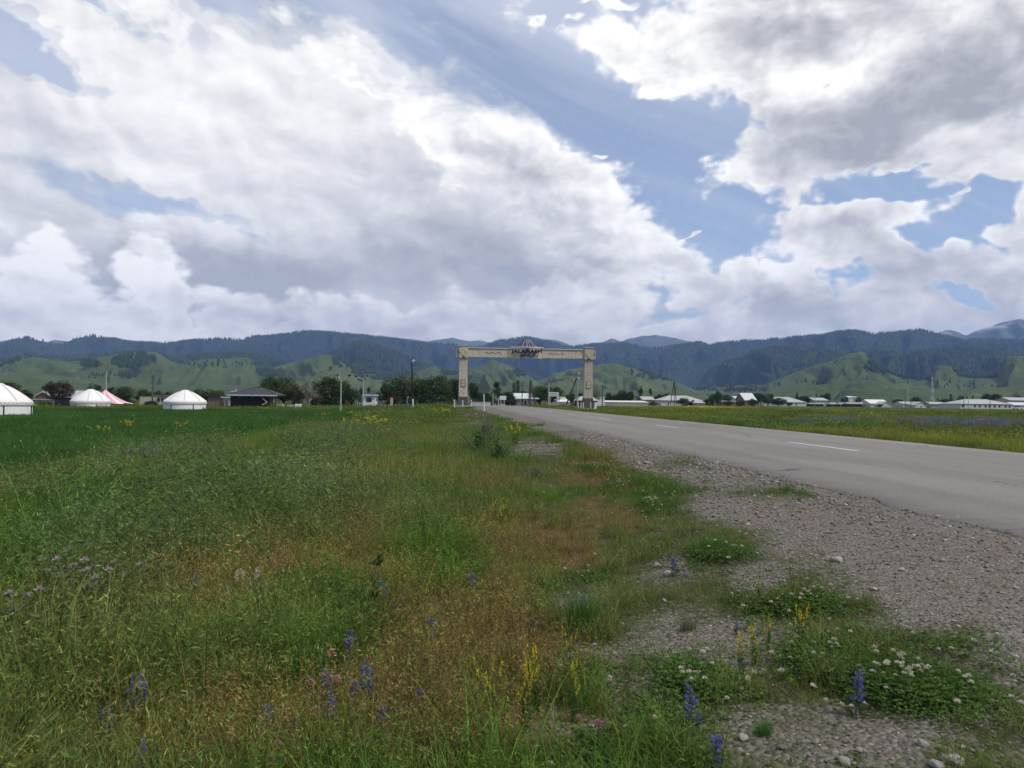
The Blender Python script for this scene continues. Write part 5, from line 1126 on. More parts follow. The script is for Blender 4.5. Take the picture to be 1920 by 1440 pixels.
def pillar_fence():
    D = 99; o = onground(1103, D); Z = lambda y: P(1103, y, D).z-o.z; X = lambda x: P(x, 750, D).x-o.x; g = empty('post_fence', o, 0, 'low white post fence round the foot of the right gate pillar', 'fence')
    for k, (x, dy) in enumerate(((1085.8, .6), (1088, -.6), (1090.5, -1.2), (1104.6, -1.3), (1112.2, -1.2), (1114.6, -.6), (1117.2, 0), (1120.4, .8))):
        b = MB(); b.tube([(X(x), dy, -.3), (X(x)+.02*(k % 3-1), dy, Z(753.5+(k % 3)*.5))], .055, 8); b.build('fence_post', M['signwhite'], g)
    b = MB(); b.tube([(X(1088), -1.25, .38), (X(1112), -1.25, .36)], .05, 6); b.build('bottom_rail', M['signwhite'], g)
pillar_fence()
def railing():
    D = 104; o = onground(825, D); Z = lambda y: P(825, y, D).z-o.z; X = lambda x: P(x, 750, D).x-o.x
    tubething('pipe_railing', 'blue grey pipe railing sloping down left of the gate', 'railing', o, [('rail', 'blue', [([(X(808), 0, Z(757.5)), (X(824), 0, Z(754.3)), (X(838), 0, Z(752.4)), (X(840), 0, Z(753.5))], .05)]), ('post', 'blue', [([(X(828), 0, -.2), (X(828), 0, Z(754))], .04)]), ('second_post', 'blue', [([(X(832), 0, -.2), (X(832), 0, Z(753.2))], .04)])])
railing()
def standpipe():
    D = 94; o = onground(763.5, D); Z = lambda y: P(763.5, y, D).z-o.z; g = empty('water_standpipe', o, 0, 'blue water standpipe with a pale upright pipe in the tall grass', 'standpipe')
    b = MB(); b.tube([(0, 0, -.1), (0, 0, Z(756.5)), (0, 0, Z(755.5))], [.17, .15, .06], 12); b.build('body', M['blue'], g); b = MB(); b.tube([(0, .05, Z(757)), (0, .05, Z(745)), (.1, .05, Z(744)), (.16, .05, Z(745))], .05, 8); b.build('pipe', M['galv'], g); b = MB(); b.tube([(.1, 0, Z(760)), (.34, 0, Z(760.5))], .05, 8); b.build('spout', M['blue'], g)
standpipe()
def box_thing(name, px0, px1, y0, D, label, cat, mt, dep=1.0, lid=None):
    o = onground((px0+px1)/2, D); h = P((px0+px1)/2, y0, D).z-o.z; w = (P(px1, 750, D).x-P(px0, 750, D).x)/2; g = empty(name, o, 0, label, cat)
    MB().box(-w, w, 0, dep, 0, h).build('body', M[mt], g, bevel=.06); b = MB(); b.box(-w*.9, -w*.05, -.02, -.002, h*.12, h*.88); b.box(w*.05, w*.9, -.02, -.002, h*.12, h*.88); b.build('panel', M[lid or 'limewash'], g)
    return g
box_thing('water_tank', 517.5, 531, 757.5, 106, 'pale blue white tank right beside the cabin porch', 'tank', 'tin')
box_thing('water_tank', 536.5, 548, 758.5, 107, 'pale tank between two dark tree trunks', 'tank', 'tin')
box_thing('white_cabinet', 552.5, 563.5, 757.8, 103, 'white cabinet box, rightmost of the pale boxes under the trees', 'cabinet', 'white')
box_thing('market_sign', 731.5, 737, 745.5, 112, 'small orange brown board under the trees right of the kiosk', 'sign', 'orange', .1, 'tan')
def wall_run(px0, px1, ytop, D, label, mt='concrete', th=.3, name='low_wall', cat='wall'):
    a, c = onground(px0, D), onground(px1, D); g = empty(name, a, math.atan2(c.y-a.y, c.x-a.x), label, cat); L = (c-a).xy.length; h = P((px0+px1)/2, ytop, D).z-a.z
    n = max(2, int(L/3)); b = MB()
    for k in range(n): b.box(L*k/n+.02, L*(k+1)/n-.02, 0, th, -.5, h)
    b.build('wall_panel', M[mt], g); b = MB(); b.box(0, L, -.04, th+.04, h+.003, h+.08); b.build('coping', M['limewash' if mt != 'oldwood' else mt], g)
wall_run(1125, 1216, 757, 205, 'long grey concrete wall right of the gate below the white barn', 'concrete')
wall_run(1030, 1080, 756.5, 140, 'grey concrete wall between name board and right gate pillar', 'concrete')
wall_run(885, 920, 754.5, 122, 'pale low block wall seen between gate pillar and warning sign', 'limewash')
wall_run(570, 602, 755.5, 122, 'whitewashed low fence beam right of the bare tree', 'limewash')
wall_run(696, 722, 753.5, 124, 'pale low stone wall right of the kiosk under bushes', 'tan')
def picket(px0, px1, ytop, D, n, label, mt='oldwood', rails=2):
    a, c = onground(px0, D), onground(px1, D); g = empty('fence', a, math.atan2(c.y-a.y, c.x-a.x), label, 'fence'); L = (c-a).xy.length; h = P((px0+px1)/2, ytop, D).z-a.z
    for k in range(n): x = L*k/(n-1); b = MB(); b.tube([(x, 0, -.2), (x+random.uniform(-.04, .04), 0, h*random.uniform(.9, 1.1))], .05, 6); b.build('fence_post', M[mt], g)
    b = MB()
    for q in range(rails): b.tube([(0, 0, h*(.45+.4*q)), (L, 0, h*(.45+.4*q))], .03, 5)
    b.build('rail', M[mt], g)
picket(60, 130, 758.5, 125, 14, 'weathered picket fence between the big yurt and the black shed')
picket(206, 300, 759, 122, 18, 'dark picket fence running behind the pink tent')
picket(390, 434, 755, 108, 7, 'crooked wooden fence between lone yurt and log cabin')
picket(518, 572, 756.5, 104, 12, 'dark fence posts in front of the pale tanks')
picket(640, 682, 754.5, 120, 12, 'pale thin fence left of the white kiosk', 'limewash')
picket(690, 850, 758.5, 110, 26, 'thin wire fence posts along the field edge left of the gate', 'galv', 1)
picket(1340, 1432, 758.5, 300, 16, 'dark board fence between farmhouse and long hip roofed house', 'oldwood')
picket(1513, 1800, 760, 370, 40, 'long dark fence in front of the village sheds', 'charcoal')
def car():
    D = 330; o = onground(1908, D); g = empty('parked_car', o, .2, 'small white car parked at the right end of the long white building', 'car'); z = .0
    b = MB(); b.prism([(-2.0, .35), (2.0, .35), (2.05, .75), (1.2, .9), (-1.9, .92), (-2.05, .7)], -.8, .8); b.build('body', M['white'], g, bevel=.05)
    b = MB(); b.prism([(-1.4, .905), (1.1, .905), (.5, 1.4), (-1.0, 1.42)], -.7, .7); b.build('cabin', M['glass'], g, bevel=.05)
    for x in (-1.25, 1.25):
        for y in (-.8, .8): b = MB(); b.tube([(x, y-.1, .32), (x, y+.1, .32)], .32, 14); b.build('wheel', M['black'], g)
car()
# ------------------------------------------------------------------ trees: unit height, unit width crowns shared by copies
def limb(b, p, d, L, r, depth, rg, tips, spread=.6):
    pts = [p]; q = Vector(p); dd = Vector(d).normalized()
    for k in range(4): dd = (dd+Vector(rg.normal(0, .10, 3))).normalized(); q = q+dd*L/4; pts.append(q.copy())
    b.tube(pts, [r, r*.9, r*.78, r*.66, r*.5], 5 if depth < 2 else 4, caps=False)
    if depth == 0: tips.append(q.copy()); return
    for k in range(3 if depth > 1 else 3):
        a = rg.uniform(0, 6.28); nd = (dd+Vector((math.cos(a), math.sin(a), rg.uniform(-.1, .5)))*spread).normalized(); f = rg.uniform(.55, 1.0); s = pts[int(round(f*4))]
        limb(b, s, nd, L*rg.uniform(.55, .8), r*.5, depth-1, rg, tips, spread)
def make_tree(kind, seed):
    rg = np.random.default_rng(seed); b = MB(); tips = []
    cfg = dict(broad=(.20, .48, 17, 4600, .040), oval=(.16, .46, 13, 4200, .038), bush=(.03, .50, 12, 3200, .05), poplar=(.08, .48, 12, 3000, .034), sparse=(.20, .44, 13, 1300, .030), bare=(.20, .45, 0, 0, 0), cone=(.06, .48, 10, 3200, .036))[kind]
    tr, cr, nc, nl, ls = cfg
    limb(b, (0, 0, -.02), (rg.normal(0, .06), rg.normal(0, .06), 1), tr+.10, .035 if kind in ('broad', 'bare', 'sparse') else .022, 3 if kind in ('bare', 'sparse') else 2, rg, tips, .75 if kind != 'poplar' else .25)
    for k in range(3 if kind in ('broad', 'bare', 'sparse', 'oval') else 1):
        a = rg.uniform(0, 6.28); limb(b, (0, 0, tr*(.8+.1*k)), (math.cos(a)*.5, math.sin(a)*.5, 1), .34 if kind != 'bush' else .5, .018, 2, rg, tips, .7 if kind != 'poplar' else .2)
    V = Veg(seed)
    if nl:
        cen = []
        for k in range(nc*3):
            if kind in ('poplar',): z = tr+(1-tr)*rg.uniform(.0, 1); w = cr*math.sin(math.pi*min(1, (z-tr)/(1-tr)*.8+.16))**.7; a = rg.uniform(0, 6.28); c = (w*.55*math.cos(a)*rg.uniform(.2, 1), w*.55*math.sin(a)*rg.uniform(.2, 1), z); rr = .16
            elif kind == 'cone': z = tr+(1-tr)*rg.uniform(0, 1)**1.3; w = cr*(1-(z-tr)/(1-tr))**.8+.05; a = rg.uniform(0, 6.28); q = rg.uniform(.4, 1); c = (w*.8*math.cos(a)*q, w*.8*math.sin(a)*q, z-.03); rr = .11
            else:
                u = rg.normal(0, 1, 3); u /= np.linalg.norm(u); q = rg.uniform(.35, 1)**.5; c = (u[0]*q*cr*.78, u[1]*q*cr*.78, tr+(1-tr)*(.5+.40*u[2]*q)+ (0 if kind != 'bush' else -.02)); rr = rg.uniform(.10, .19)
            cen.append((c, rr, rg.uniform(.62, 1.42)))
        for c, rr, br in cen:
            n = nl//len(cen); d = rg.normal(0, 1, (n, 3)); d /= np.linalg.norm(d, axis=1, keepdims=True); q = rg.uniform(.25, 1.05, n)[:, None]**.6
            pos = np.array(c)+d*q*rr*np.array([1, 1, .72]); pos[:, 2] = np.clip(pos[:, 2], .01, 1.0)
            V.leaves(pos, ls, ls*.8, d+rg.normal(0, .8, (n, 3)), (br, br, br), .28, up=1)
    return b, V, kind
TREE_TINT = dict(green=(.050, .080, .030), dark=(.034, .056, .026), light=(.070, .100, .038), brown=(.080, .078, .045), purple=(.052, .046, .034), willow=(.070, .086, .048))
_tc = {}
def tree(px, ytop, wpx, D, kind, tone, label, cat='tree', seed=0, group=None, dz=0):
    key = (kind, tone, seed)
    if key not in _tc:
        b, V, k = make_tree(kind, {'broad': 1, 'oval': 2, 'bush': 3, 'poplar': 4, 'sparse': 5, 'bare': 6, 'cone': 7}[kind]*100+seed)
        tm = bpy.data.meshes.new('trunk'); tm.from_pydata(b.v, [], b.f); tm.materials.append(M['palebark' if kind == 'bare' else 'bark'])
        cm = None
        if V.V: 
            t = np.array(TREE_TINT[tone]); V.C = [c*t for c in V.C]; cm = V.mesh('crown', M_leaf)
        _tc[key] = (tm, cm)
    tm, cm = _tc[key]; o = onground(px, D, dz); H = P(px, ytop, D).z-o.z; Wd = wpx*mpp(px, D)
    g = empty({'bush': 'bush', 'poplar': 'poplar_tree', 'bare': 'bare_tree', 'cone': 'conifer_tree'}.get(kind, 'leafy_tree'), o, (px*1.7) % 6.28, label, cat, group); g.scale = (Wd, Wd, H)
    link('trunk' if kind != 'bush' else 'stem', tm, g)
    if cm: link('crown' if kind != 'bush' else 'foliage', cm, g)
    return g
T = [
(16, 716, 38, 140, 'broad', 'dark', 'dark tree showing over the roof of the largest yurt', 0),
(46, 728, 26, 142, 'oval', 'dark', 'small dark tree right of the largest yurt', 1),
(108, 712.5, 44, 122, 'broad', 'purple', 'round brownish purple tree between the first two yurts', 2),
(176, 717, 26, 165, 'oval', 'dark', 'dark tree rising behind the dome of the second yurt', 0),
(212, 725, 24, 160, 'broad', 'dark', 'dark tree showing through behind the pink tent', 1),
(234, 724, 34, 150, 'broad', 'green', 'broad green tree right of the pink tent peak', 0),
(268, 728, 26, 155, 'broad', 'green', 'rounded tree just left of the dark green chimney post', 2),
(297, 730, 24, 155, 'oval', 'green', 'tree just right of the dark green chimney post', 1),
(318, 731, 16, 155, 'oval', 'dark', 'small dark tree at the left shoulder of the lone yurt', 0),
(374, 729, 26, 150, 'broad', 'green', 'green tree at the right shoulder of the lone yurt', 1),
(394, 727, 22, 150, 'oval', 'green', 'upright tree above the brown mud wall house', 0),
(411, 730, 18, 150, 'broad', 'light', 'light green tree above the right end of the brown house', 2),
(505, 704, 40, 116, 'broad', 'green', 'leafy tree with dark limbs just right of the log cabin roof', 0),
(532, 706, 44, 119, 'broad', 'green', 'leafy tree between the cabin tree and the bare tree', 1),
(552, 718, 40, 112, 'broad', 'brown', 'brownish tree left of the bare tree', 2),
(585, 716, 38, 122, 'sparse', 'brown', 'thin brownish tree directly behind the bare tree', 0),
(579, 691, 56, 110, 'bare', 'brown', 'bare leafless tree among the leafy ones left of the lamps', 0),
(617, 702.5, 50, 118, 'broad', 'green', 'largest leafy tree behind the left street lamp', 2),
(642, 713, 36, 121, 'broad', 'green', 'leafy tree right of the left street lamp pole', 0),
(658, 724, 28, 119, 'oval', 'dark', 'small dark tree between the two street lamps', 1),
(676, 724, 16, 150, 'cone', 'dark', 'dark pointed tree left behind the kiosk', 0),
(692, 727, 18, 150, 'cone', 'dark', 'dark pointed tree rising behind the kiosk roof', 1),
(704, 731, 18, 145, 'oval', 'dark', 'dark rounded tree right behind the kiosk', 0),
(719, 719, 20, 126, 'cone', 'dark', 'dark conical tree right of the kiosk', 0),
(738, 708, 38, 124, 'broad', 'green', 'leafy tree left of the black utility pole', 1),
(764, 687, 40, 130, 'sparse', 'willow', 'tall half bare willow behind the black utility pole', 1),
(763, 712, 44, 124, 'broad', 'willow', 'bushy willow crown at the foot of the tall half bare one', 2),
(790, 708, 38, 120, 'broad', 'green', 'dense green tree right of the black utility pole', 0),
(819, 698.5, 44, 118, 'oval', 'green', 'tallest dense green tree left of the gate', 2),
(845, 710, 32, 121, 'broad', 'dark', 'dark tree touching the left gate pillar', 1),
(858, 706, 22, 128, 'oval', 'dark', 'upright dark tree directly behind the left gate pillar', 1),
(887, 714, 22, 132, 'oval', 'dark', 'dark upright tree just right of the left gate pillar', 2),
(902, 734, 30, 136, 'broad', 'dark', 'low dark tree behind the warning sign', 2),
(931, 716.5, 28, 150, 'cone', 'dark', 'broad dark conifer behind the blank white sign', 2),
(951, 734, 26, 150, 'broad', 'dark', 'low dark tree between conifer and twin poplars', 0),
(963, 716.5, 10, 170, 'poplar', 'dark', 'left one of the twin narrow poplars', 0),
(970.5, 715, 11, 170, 'poplar', 'dark', 'right one of the twin narrow poplars', 1),
(983, 731, 22, 172, 'oval', 'dark', 'dark tree behind the left leg of the near A-frame pole', 2),
(1011, 723, 34, 152, 'broad', 'green', 'round green tree right of the near A-frame pole', 0),
(1033, 722.5, 36, 156, 'broad', 'green', 'broad green tree behind the roadside name board', 2),
(1058, 738, 14, 190, 'oval', 'dark', 'small dark tree right of the roadside name board', 0),
(1071, 734, 15, 190, 'oval', 'dark', 'dark tree left of the pale concrete pole', 1),
(1088, 735, 12, 180, 'broad', 'dark', 'dark tree just left of the right gate pillar', 2),
(1119, 723, 20, 185, 'sparse', 'brown', 'thin brownish tree just right of the right gate pillar', 2),
(1141, 736, 14, 240, 'broad', 'dark', 'first small dark tree right of the thin brownish tree', 0),
(1153, 738, 12, 245, 'oval', 'dark', 'tiny dark tree above the long white barn, left end', 0),
(1166, 731, 20, 240, 'broad', 'dark', 'rounded dark tree above the middle of the white barn', 1),
(1181, 731, 17, 240, 'oval', 'dark', 'dark tree right of the rounded one above the white barn', 2),
(1200, 724, 16, 255, 'cone', 'dark', 'tallest pointed dark tree above the right end of the white barn', 0),
(1219, 729, 14, 255, 'cone', 'dark', 'pointed dark tree behind the small tan house', 1),
(1236, 739, 20, 300, 'broad', 'dark', 'dark tree left of the farmhouse roof', 0),
(1250, 736, 16, 300, 'oval', 'dark', 'upright dark tree behind the left end of the farmhouse', 1),
(1346, 731, 13, 330, 'oval', 'dark', 'upright dark tree between farmhouse and steep tin roof', 2),
(1336, 738, 16, 330, 'broad', 'green', 'green tree left of the upright tree past the farmhouse', 0),
(1361, 739, 20, 335, 'broad', 'green', 'pale green tree right of the upright tree past the farmhouse', 1),
(1421, 736, 26, 385, 'broad', 'dark', 'large dark tree overlapping the steep tin roof', 0),
(1440, 738, 24, 388, 'broad', 'dark', 'dark tree at the left end of the long hip roofed house', 1),
(1468, 741, 16, 420, 'oval', 'dark', 'dark tree behind the ridge of the long hip roofed house', 2),
(1494, 735.5, 9, 450, 'poplar', 'dark', 'single poplar behind the long hip roofed house', 0),
(1508, 741, 22, 450, 'broad', 'dark', 'dark bushy tree right of the single poplar', 2),
(1530.5, 738, 5, 460, 'poplar', 'dark', 'thin dark poplar over the grey barn', 1),
(1541, 738, 12, 470, 'oval', 'dark', 'left one of two dark trees at the grey barn', 0),
(1551, 734.5, 13, 470, 'oval', 'dark', 'right taller one of two dark trees at the grey barn', 1),
(1584, 743, 14, 450, 'broad', 'green', 'green tree above the long low white roofed shed', 1),
(1608, 742, 10, 600, 'oval', 'dark', 'small far tree beside the pair of distant houses', 0),
(1624, 747, 18, 440, 'broad', 'dark', 'low dark tree left of the bright white barn', 2),
(1683, 748, 20, 430, 'broad', 'dark', 'low dark tree right of the bright white barn', 0),
(1718, 743.5, 18, 430, 'broad', 'dark', 'dark tree behind the white gable end', 1),
(1758.5, 746, 6, 440, 'poplar', 'dark', 'tiny poplar right of the lattice tower', 0),
(1772, 747, 18, 420, 'broad', 'dark', 'round dark tree between tower and poplars', 2),
(1783, 740, 8, 430, 'poplar', 'dark', 'first poplar left of the long white building', 1),
(1801, 740, 10, 430, 'oval', 'dark', 'tree above the left corner of the long white building', 1),
(1813, 743, 6, 430, 'poplar', 'dark', 'narrow poplar behind the left half of the long white building', 0),
(1824, 742, 5, 440, 'poplar', 'dark', 'thinnest poplar behind the long white building', 1),
(1851, 738, 20, 470, 'broad', 'dark', 'left broad tree over the ridge of the long white building', 0),
(1868, 736.5, 17, 470, 'broad', 'dark', 'right broad tree over the ridge of the long white building', 2),
(1908, 741, 14, 470, 'broad', 'dark', 'dark tree over the pink grey roof at the right edge', 1),
]
for a in T: tree(a[0], a[1], a[2]*((1.5 if 700 < a[0] else 1.3) if 480 < a[0] < 875 and a[4] != 'bare' else (1.5 if 880 < a[0] < 1060 and a[4] != 'poplar' else 1.35)), a[3], a[4], a[5], a[6], 'tree', a[7])
Bs = [(1283, 744, 25, 258, 'dark bush hiding the middle of the farmhouse wall'), (1299, 748.5, 9, 256, 'small dark bush right of the big one at the farmhouse'), (1330, 746.5, 22, 262, 'round dark bush at the right end of the farmhouse'),
      (1411, 746, 20, 320, 'dark bush under the steep tin roof'), (1459, 744.5, 30, 388, 'dark bush in front of the long hip roofed house'), (1790, 748, 26, 385, 'dark bush left of the long white building'), (1738, 752, 14, 400, 'small bush right of the white gable end'),
      (745, 741, 34, 116, 'low dark bush under the willow left of the black pole'), (802, 735, 40, 114, 'low dark bush between black pole and gate'), (836, 738, 30, 112, 'low dark bush by the pipe railing'), (600, 744, 40, 116, 'low dark bush right of the bare tree trunk'), (636, 743, 34, 117, 'low dark bush behind the left street lamp pole'),
      (895, 747, 24, 126, 'low bush behind the warning sign post'), (916, 746, 24, 128, 'low bush left of the blank white sign'), (960, 748, 26, 140, 'low bush right of the blank white sign'), (1055, 757, 10, 112, 'small grey bush at the foot of the leaning strut'), (240, 748, 22, 120, 'grey bush beside the striped tent'), (285, 750, 26, 118, 'low brown bush left of the lone yurt'),
      (85, 752, 40, 118, 'low hedge bush right of the largest yurt'), (1225, 752, 18, 235, 'bush right of the small tan house'), (1480, 754, 12, 392, 'small bush below the second window of the hip roofed house'), (1365, 750, 20, 300, 'bush behind the board fence left of the steep tin roof'), (1388, 751, 16, 305, 'bush behind the board fence under the little tin roof'), (1650, 757, 10, 380, 'tiny bush before the bright white barn'), (770, 742, 30, 118, 'low bush right behind the black utility pole')]
for i, a in enumerate(Bs): tree(a[0], a[1], a[2]*(1.5 if 880 < a[0] < 1000 else 1.2), a[3], 'bush', 'dark' if i % 3 else 'green', a[4], 'bush', i % 3)

# ------------------------------------------------------------------ single plants of the foreground
def at_px(px, py, hg=0.0):
    """ground point under the spot seen at this photo pixel, when that spot is hg above the ground (top of the grass)"""
    x, y, z = ground_px(np.array([float(px)]), np.array([float(py)])); p = Vector((float(x[0]), float(y[0]), float(z[0])))
    if hg:
        d = ray(px, py)
        for _ in range(8): k = (float(gz(p.x, p.y))+hg-CZ)/d.z; p = Vector((d.x*k, d.y*k, float(gz(d.x*k, d.y*k))))
    return p
def grass_h(px, py):
    zz = zones(*[np.array([q]) for q in at_px(px, py).xy]); return float(.21*(1-zz['gravel'][0])*(1-.25*zz['dry'][0]))
def part_from(V, name, mt, parent): 
    return link(name, V.mesh(name, mt), parent)
def hit_tip(px, py_tip, base): return P(px, py_tip, base.y).z-base.z
def bugloss(seed):
    """blue spike: stem, narrow leaves, rough flower column"""
    g = empty('bugloss_plant', (0, 0, 0)); S = Veg(seed); r = S.r
    tip, a = S.blades(np.zeros((1, 3)), 1.0, .022, .10, .0, (.10, .14, .07), .1, 5); b = np.repeat(np.zeros((1, 3)), 1, 0)
    b2 = MB(); b2.tube([(0, 0, 0), tuple(tip[0]*.5), tuple(tip[0])], [.012, .009, .006], 5)
    me = bpy.data.meshes.new('stem'); st = b2.build('stem', M['greenpaint'], g)
    L = Veg(seed+1); n = 46; f = r.uniform(.03, .62, n)[:, None]; p = tip*f; an = r.uniform(0, 6.28, n); L.leaves(p, .20, .030, np.stack([np.cos(an), np.sin(an), r.uniform(.0, .9, n)], -1), (.085, .125, .062), .3)
    part_from(L, 'leaves', M_flower, g)
    Fl = Veg(seed+2); n = 170; cf = np.sort(r.uniform(.42, .99, 17)); ca = r.uniform(0, 6.28, 17); ci = r.integers(0, 17, n); f = cf[ci][:, None]; an = ca[ci]+r.normal(0, .5, n); rad = (.075*(1.2-f[:, 0]))*r.uniform(.4, 1.2, n)+.012
    p = tip*f+np.stack([np.cos(an)*rad, np.sin(an)*rad, r.normal(0, .014, n)], -1); d = np.stack([np.cos(an), np.sin(an), r.uniform(-.1, .8, n)], -1)
    Fl.leaves(p, .036, .028, d, (.17, .16, .48), .35); n = 70; f = r.uniform(.4, .98, n)[:, None]; an = r.uniform(0, 6.28, n); Fl.leaves(tip*f, .06, .02, np.stack([np.cos(an), np.sin(an), r.uniform(.2, .9, n)], -1), (.16, .17, .20), .3)
    part_from(Fl, 'flower_spike', M_flower, g); return g
BL = [(885, 1068, 1030, 'bugloss spike alone in the green grass, farthest of the tall blue ones in the middle'), (1092, 1145, 1088, 'bugloss spike growing out of the bright green tussock'), (808, 1172, 1120, 'bugloss spike left of the bright tussock, in brown grass'), (797, 1280, 1222, 'bugloss spike in the middle of the dry grass'),
      (714, 1335, 1272, 'leaning deep blue bugloss spike at the bottom centre'), (690, 1270, 1196, 'bushy bugloss with several blue heads left of centre'), (679, 1262, 1204, 'bluest head at the left of the bushy bugloss'), (658, 1195, 1132, 'pale bugloss spike above the bushy one'), (722, 1105, 1062, 'bugloss spike behind the big dark leaves'), (755, 1105, 1075, 'short faded bugloss right of the big dark leaves'),
      (606, 1250, 1210, 'bugloss stub left of the bushy bugloss'), (622, 1285, 1258, 'low bugloss with few open flowers beside the pink blooms'), (490, 1290, 1248, 'greyish bugloss spike in the green grass at left'), (552, 1320, 1302, 'tiny faded bugloss left of the leaning one'), (1303, 1345, 1236, 'tallest violet bugloss rising from the clover at right'), (1333, 1370, 1300, 'violet bugloss leaning right, beside the tallest one'),
      (1604, 1240, 1208, 'short violet bugloss behind the clover mat on gravel'), (240, 1292, 1220, 'blue bugloss in the left grass, middle of three'), (218, 1305, 1238, 'blue bugloss in the left grass, leftmost of three'), (266, 1280, 1216, 'blue bugloss in the left grass, rightmost of three'), (264, 1400, 1340, 'bugloss with bright blue flowers at the lower left'), (193, 1280, 1252, 'single blue flower head at the edge of the dark grass'),
      (135, 1110, 1043, 'grey blue bugloss among the thistles, middle'), (177, 1100, 1022, 'tall grey blue bugloss right among the thistles'), (113, 1125, 1068, 'lowest blue bugloss among the thistles'), (300, 1120, 1085, 'grey bugloss lost in the grass right of the thistles'), (363, 1080, 1047, 'faded bugloss left of the white grass plumes'), (585, 915, 893, 'far bugloss spike beside the yellow flowers'), (203, 868, 850, 'small far bugloss at the wormwood bushes'), (1380, 1170, 1150, 'low violet flower on the gravel right of the green tussock'), (1268, 1025, 1006, 'small dark bugloss in the clover grass near the gravel')]
protos = [bugloss(900), bugloss(910), bugloss(920)]; used = [False]*3
def place(g, px, yb, yt, label, cat, group, lean=.0, wide=1.0, low=1.0):
    o = at_px(px, yb, grass_h(px, yb)*low); h = max(.08, hit_tip(px, yt, o)); g.location = o-Vector((0, 0, .02)); g.scale = (h*wide, h*wide, h); g.rotation_euler = (random.uniform(-.08, .08), random.uniform(-.1, .1)+lean, random.uniform(0, 6.28)); tag(g, label, cat, group); return g
for i, (px, yb, yt, lb) in enumerate(BL):
    k = i % 3; g = protos[k] if not used[k] else copy_tree(protos[k]); used[k] = True
    place(g, px, yb, yt, lb, 'flower', 'blue bugloss flowers in the meadow', wide=1.0, low=1.0)
def yellow_plant(seed, n=9):
    g = empty('yellow_flower_plant', (0, 0, 0)); S = Veg(seed); r = S.r; b = disc(r, n, .12); tip, a = S.blades(b, 1.0, .018, .35, .1, (.075, .12, .035), .2, 4)
    k = 22; f = r.uniform(.05, .75, (n*k, 1)); pb = np.repeat(b, k, 0)*(1-f)+np.repeat(tip, k, 0)*f; S.leaves(pb, .13, .03, r.normal(0, 1, (n*k, 3))+np.array([0, 0, .6]), (.07, .12, .03), .3); part_from(S, 'stems', M_flower, g)
    Fl = Veg(seed+3); k = 24; f = r.uniform(.78, 1.0, (n*k, 1)); p = np.repeat(b, k, 0)*(1-f)+np.repeat(tip, k, 0)*f+r.normal(0, .018, (n*k, 3)); Fl.leaves(p, .036, .030, r.normal(0, 1, (n*k, 3)), (.66, .52, .03), .25); part_from(Fl, 'blossoms', M_flower, g); return g
YL = [(20, 1060, 1022, 1.6, 'yellow flower clump cut by the left edge above the thistles'), (50, 1055, 1012, 1.3, 'yellow flowers just right of the left edge clump'), (150, 940, 905, 2.0, 'round yellow flower clump before a patch of bare soil at left'), (10, 925, 898, 1.3, 'small yellow clump at the left edge beyond the grass'), (195, 812, 800, 2.4, 'yellow clump in the dark crop field, left'), (240, 800, 791, 2.4, 'faint yellow clump in the crop field right of the first'),
      (340, 803, 793, 1.6, 'small yellow clump in the middle of the crop field'), (655, 802, 787, 2.2, 'yellow clump left part of the bright far bloom'), (695, 803, 785, 3.0, 'broadest bright yellow clump before the kiosk'), (728, 802, 789, 1.8, 'right end of the bright far yellow bloom'), (735, 820, 808, 2.2, 'yellow clump below the bright far bloom'), (575, 824, 810, 2.2, 'yellow clump left of the dark leafy plant'), (693, 895, 868, 1.6, 'yellow flowers right of the dark leafy plant'), (640, 905, 885, 1.5, 'yellow flowers below the dark leafy plant'),
      (675, 900, 876, 1.2, 'yellow sprigs between dark plant and grey shrub'), (770, 853, 840, 1.7, 'yellow flower patch in the middle green meadow'), (968, 832, 797, 1.0, 'tall yellow green plant standing at the gravel edge'), (985, 1335, 1236, .8, 'yellow sprigs at bottom centre, middle of the group'), (925, 1320, 1232, .7, 'yellow sprigs at bottom centre, left of the group'), (1010, 1290, 1192, .7, 'yellow sprigs at bottom centre beside a pale stone'), (1075, 1300, 1232, .6, 'yellow sprigs at bottom centre, right of the stone'),
      (1065, 1205, 1175, .8, 'yellow sprigs in front of the bright tussock'), (1390, 1260, 1175, .8, 'leaning yellow sprig on the gravel right of the tussock'), (1415, 1235, 1165, 1.0, 'branching yellow plant on the gravel verge'), (1440, 1205, 1150, .7, 'yellow sprig behind the branching yellow plant'), (1500, 1185, 1128, 1.0, 'yellow green plant before the far clover mat'), (1425, 1105, 1078, .9, 'low yellow sprig left of the far white clover'), (940, 975, 940, .9, 'yellow stalk in the brown grass near the rust patch'), (905, 985, 958, .8, 'short yellow stalk left of the rust patch'),
      (345, 975, 955, .8, 'yellow sprig in the grey green grass'), (500, 770, 765.5, 3.0, 'tiny yellow patch at the far edge, under the tanks'), (605, 781, 776.5, 2.5, 'tiny yellow patch before the left street lamp'), (660, 780, 774, 3.0, 'small yellow patch before the right street lamp'), (800, 772, 766, 2.5, 'yellow patch at the far edge left of the gate'), (840, 778, 768, 3.0, 'yellow green patch near the rubble heap'), (45, 1445, 1395, .8, 'orange yellow flowers at the bottom left corner'), (355, 1400, 1385, 1.0, 'single yellow flower low at left')]
yp = [yellow_plant(950), yellow_plant(960, 7), yellow_plant(970, 11)]; used = [False]*3
for i, (px, yb, yt, wd, lb) in enumerate(YL):
    k = i % 3; g = yp[k] if not used[k] else copy_tree(yp[k]); used[k] = True; place(g, px, yb, yt-3, lb, 'flower', 'yellow flower clumps in the meadow', wide=wd*(.55 if yb > 950 else 1.15), low=.6)
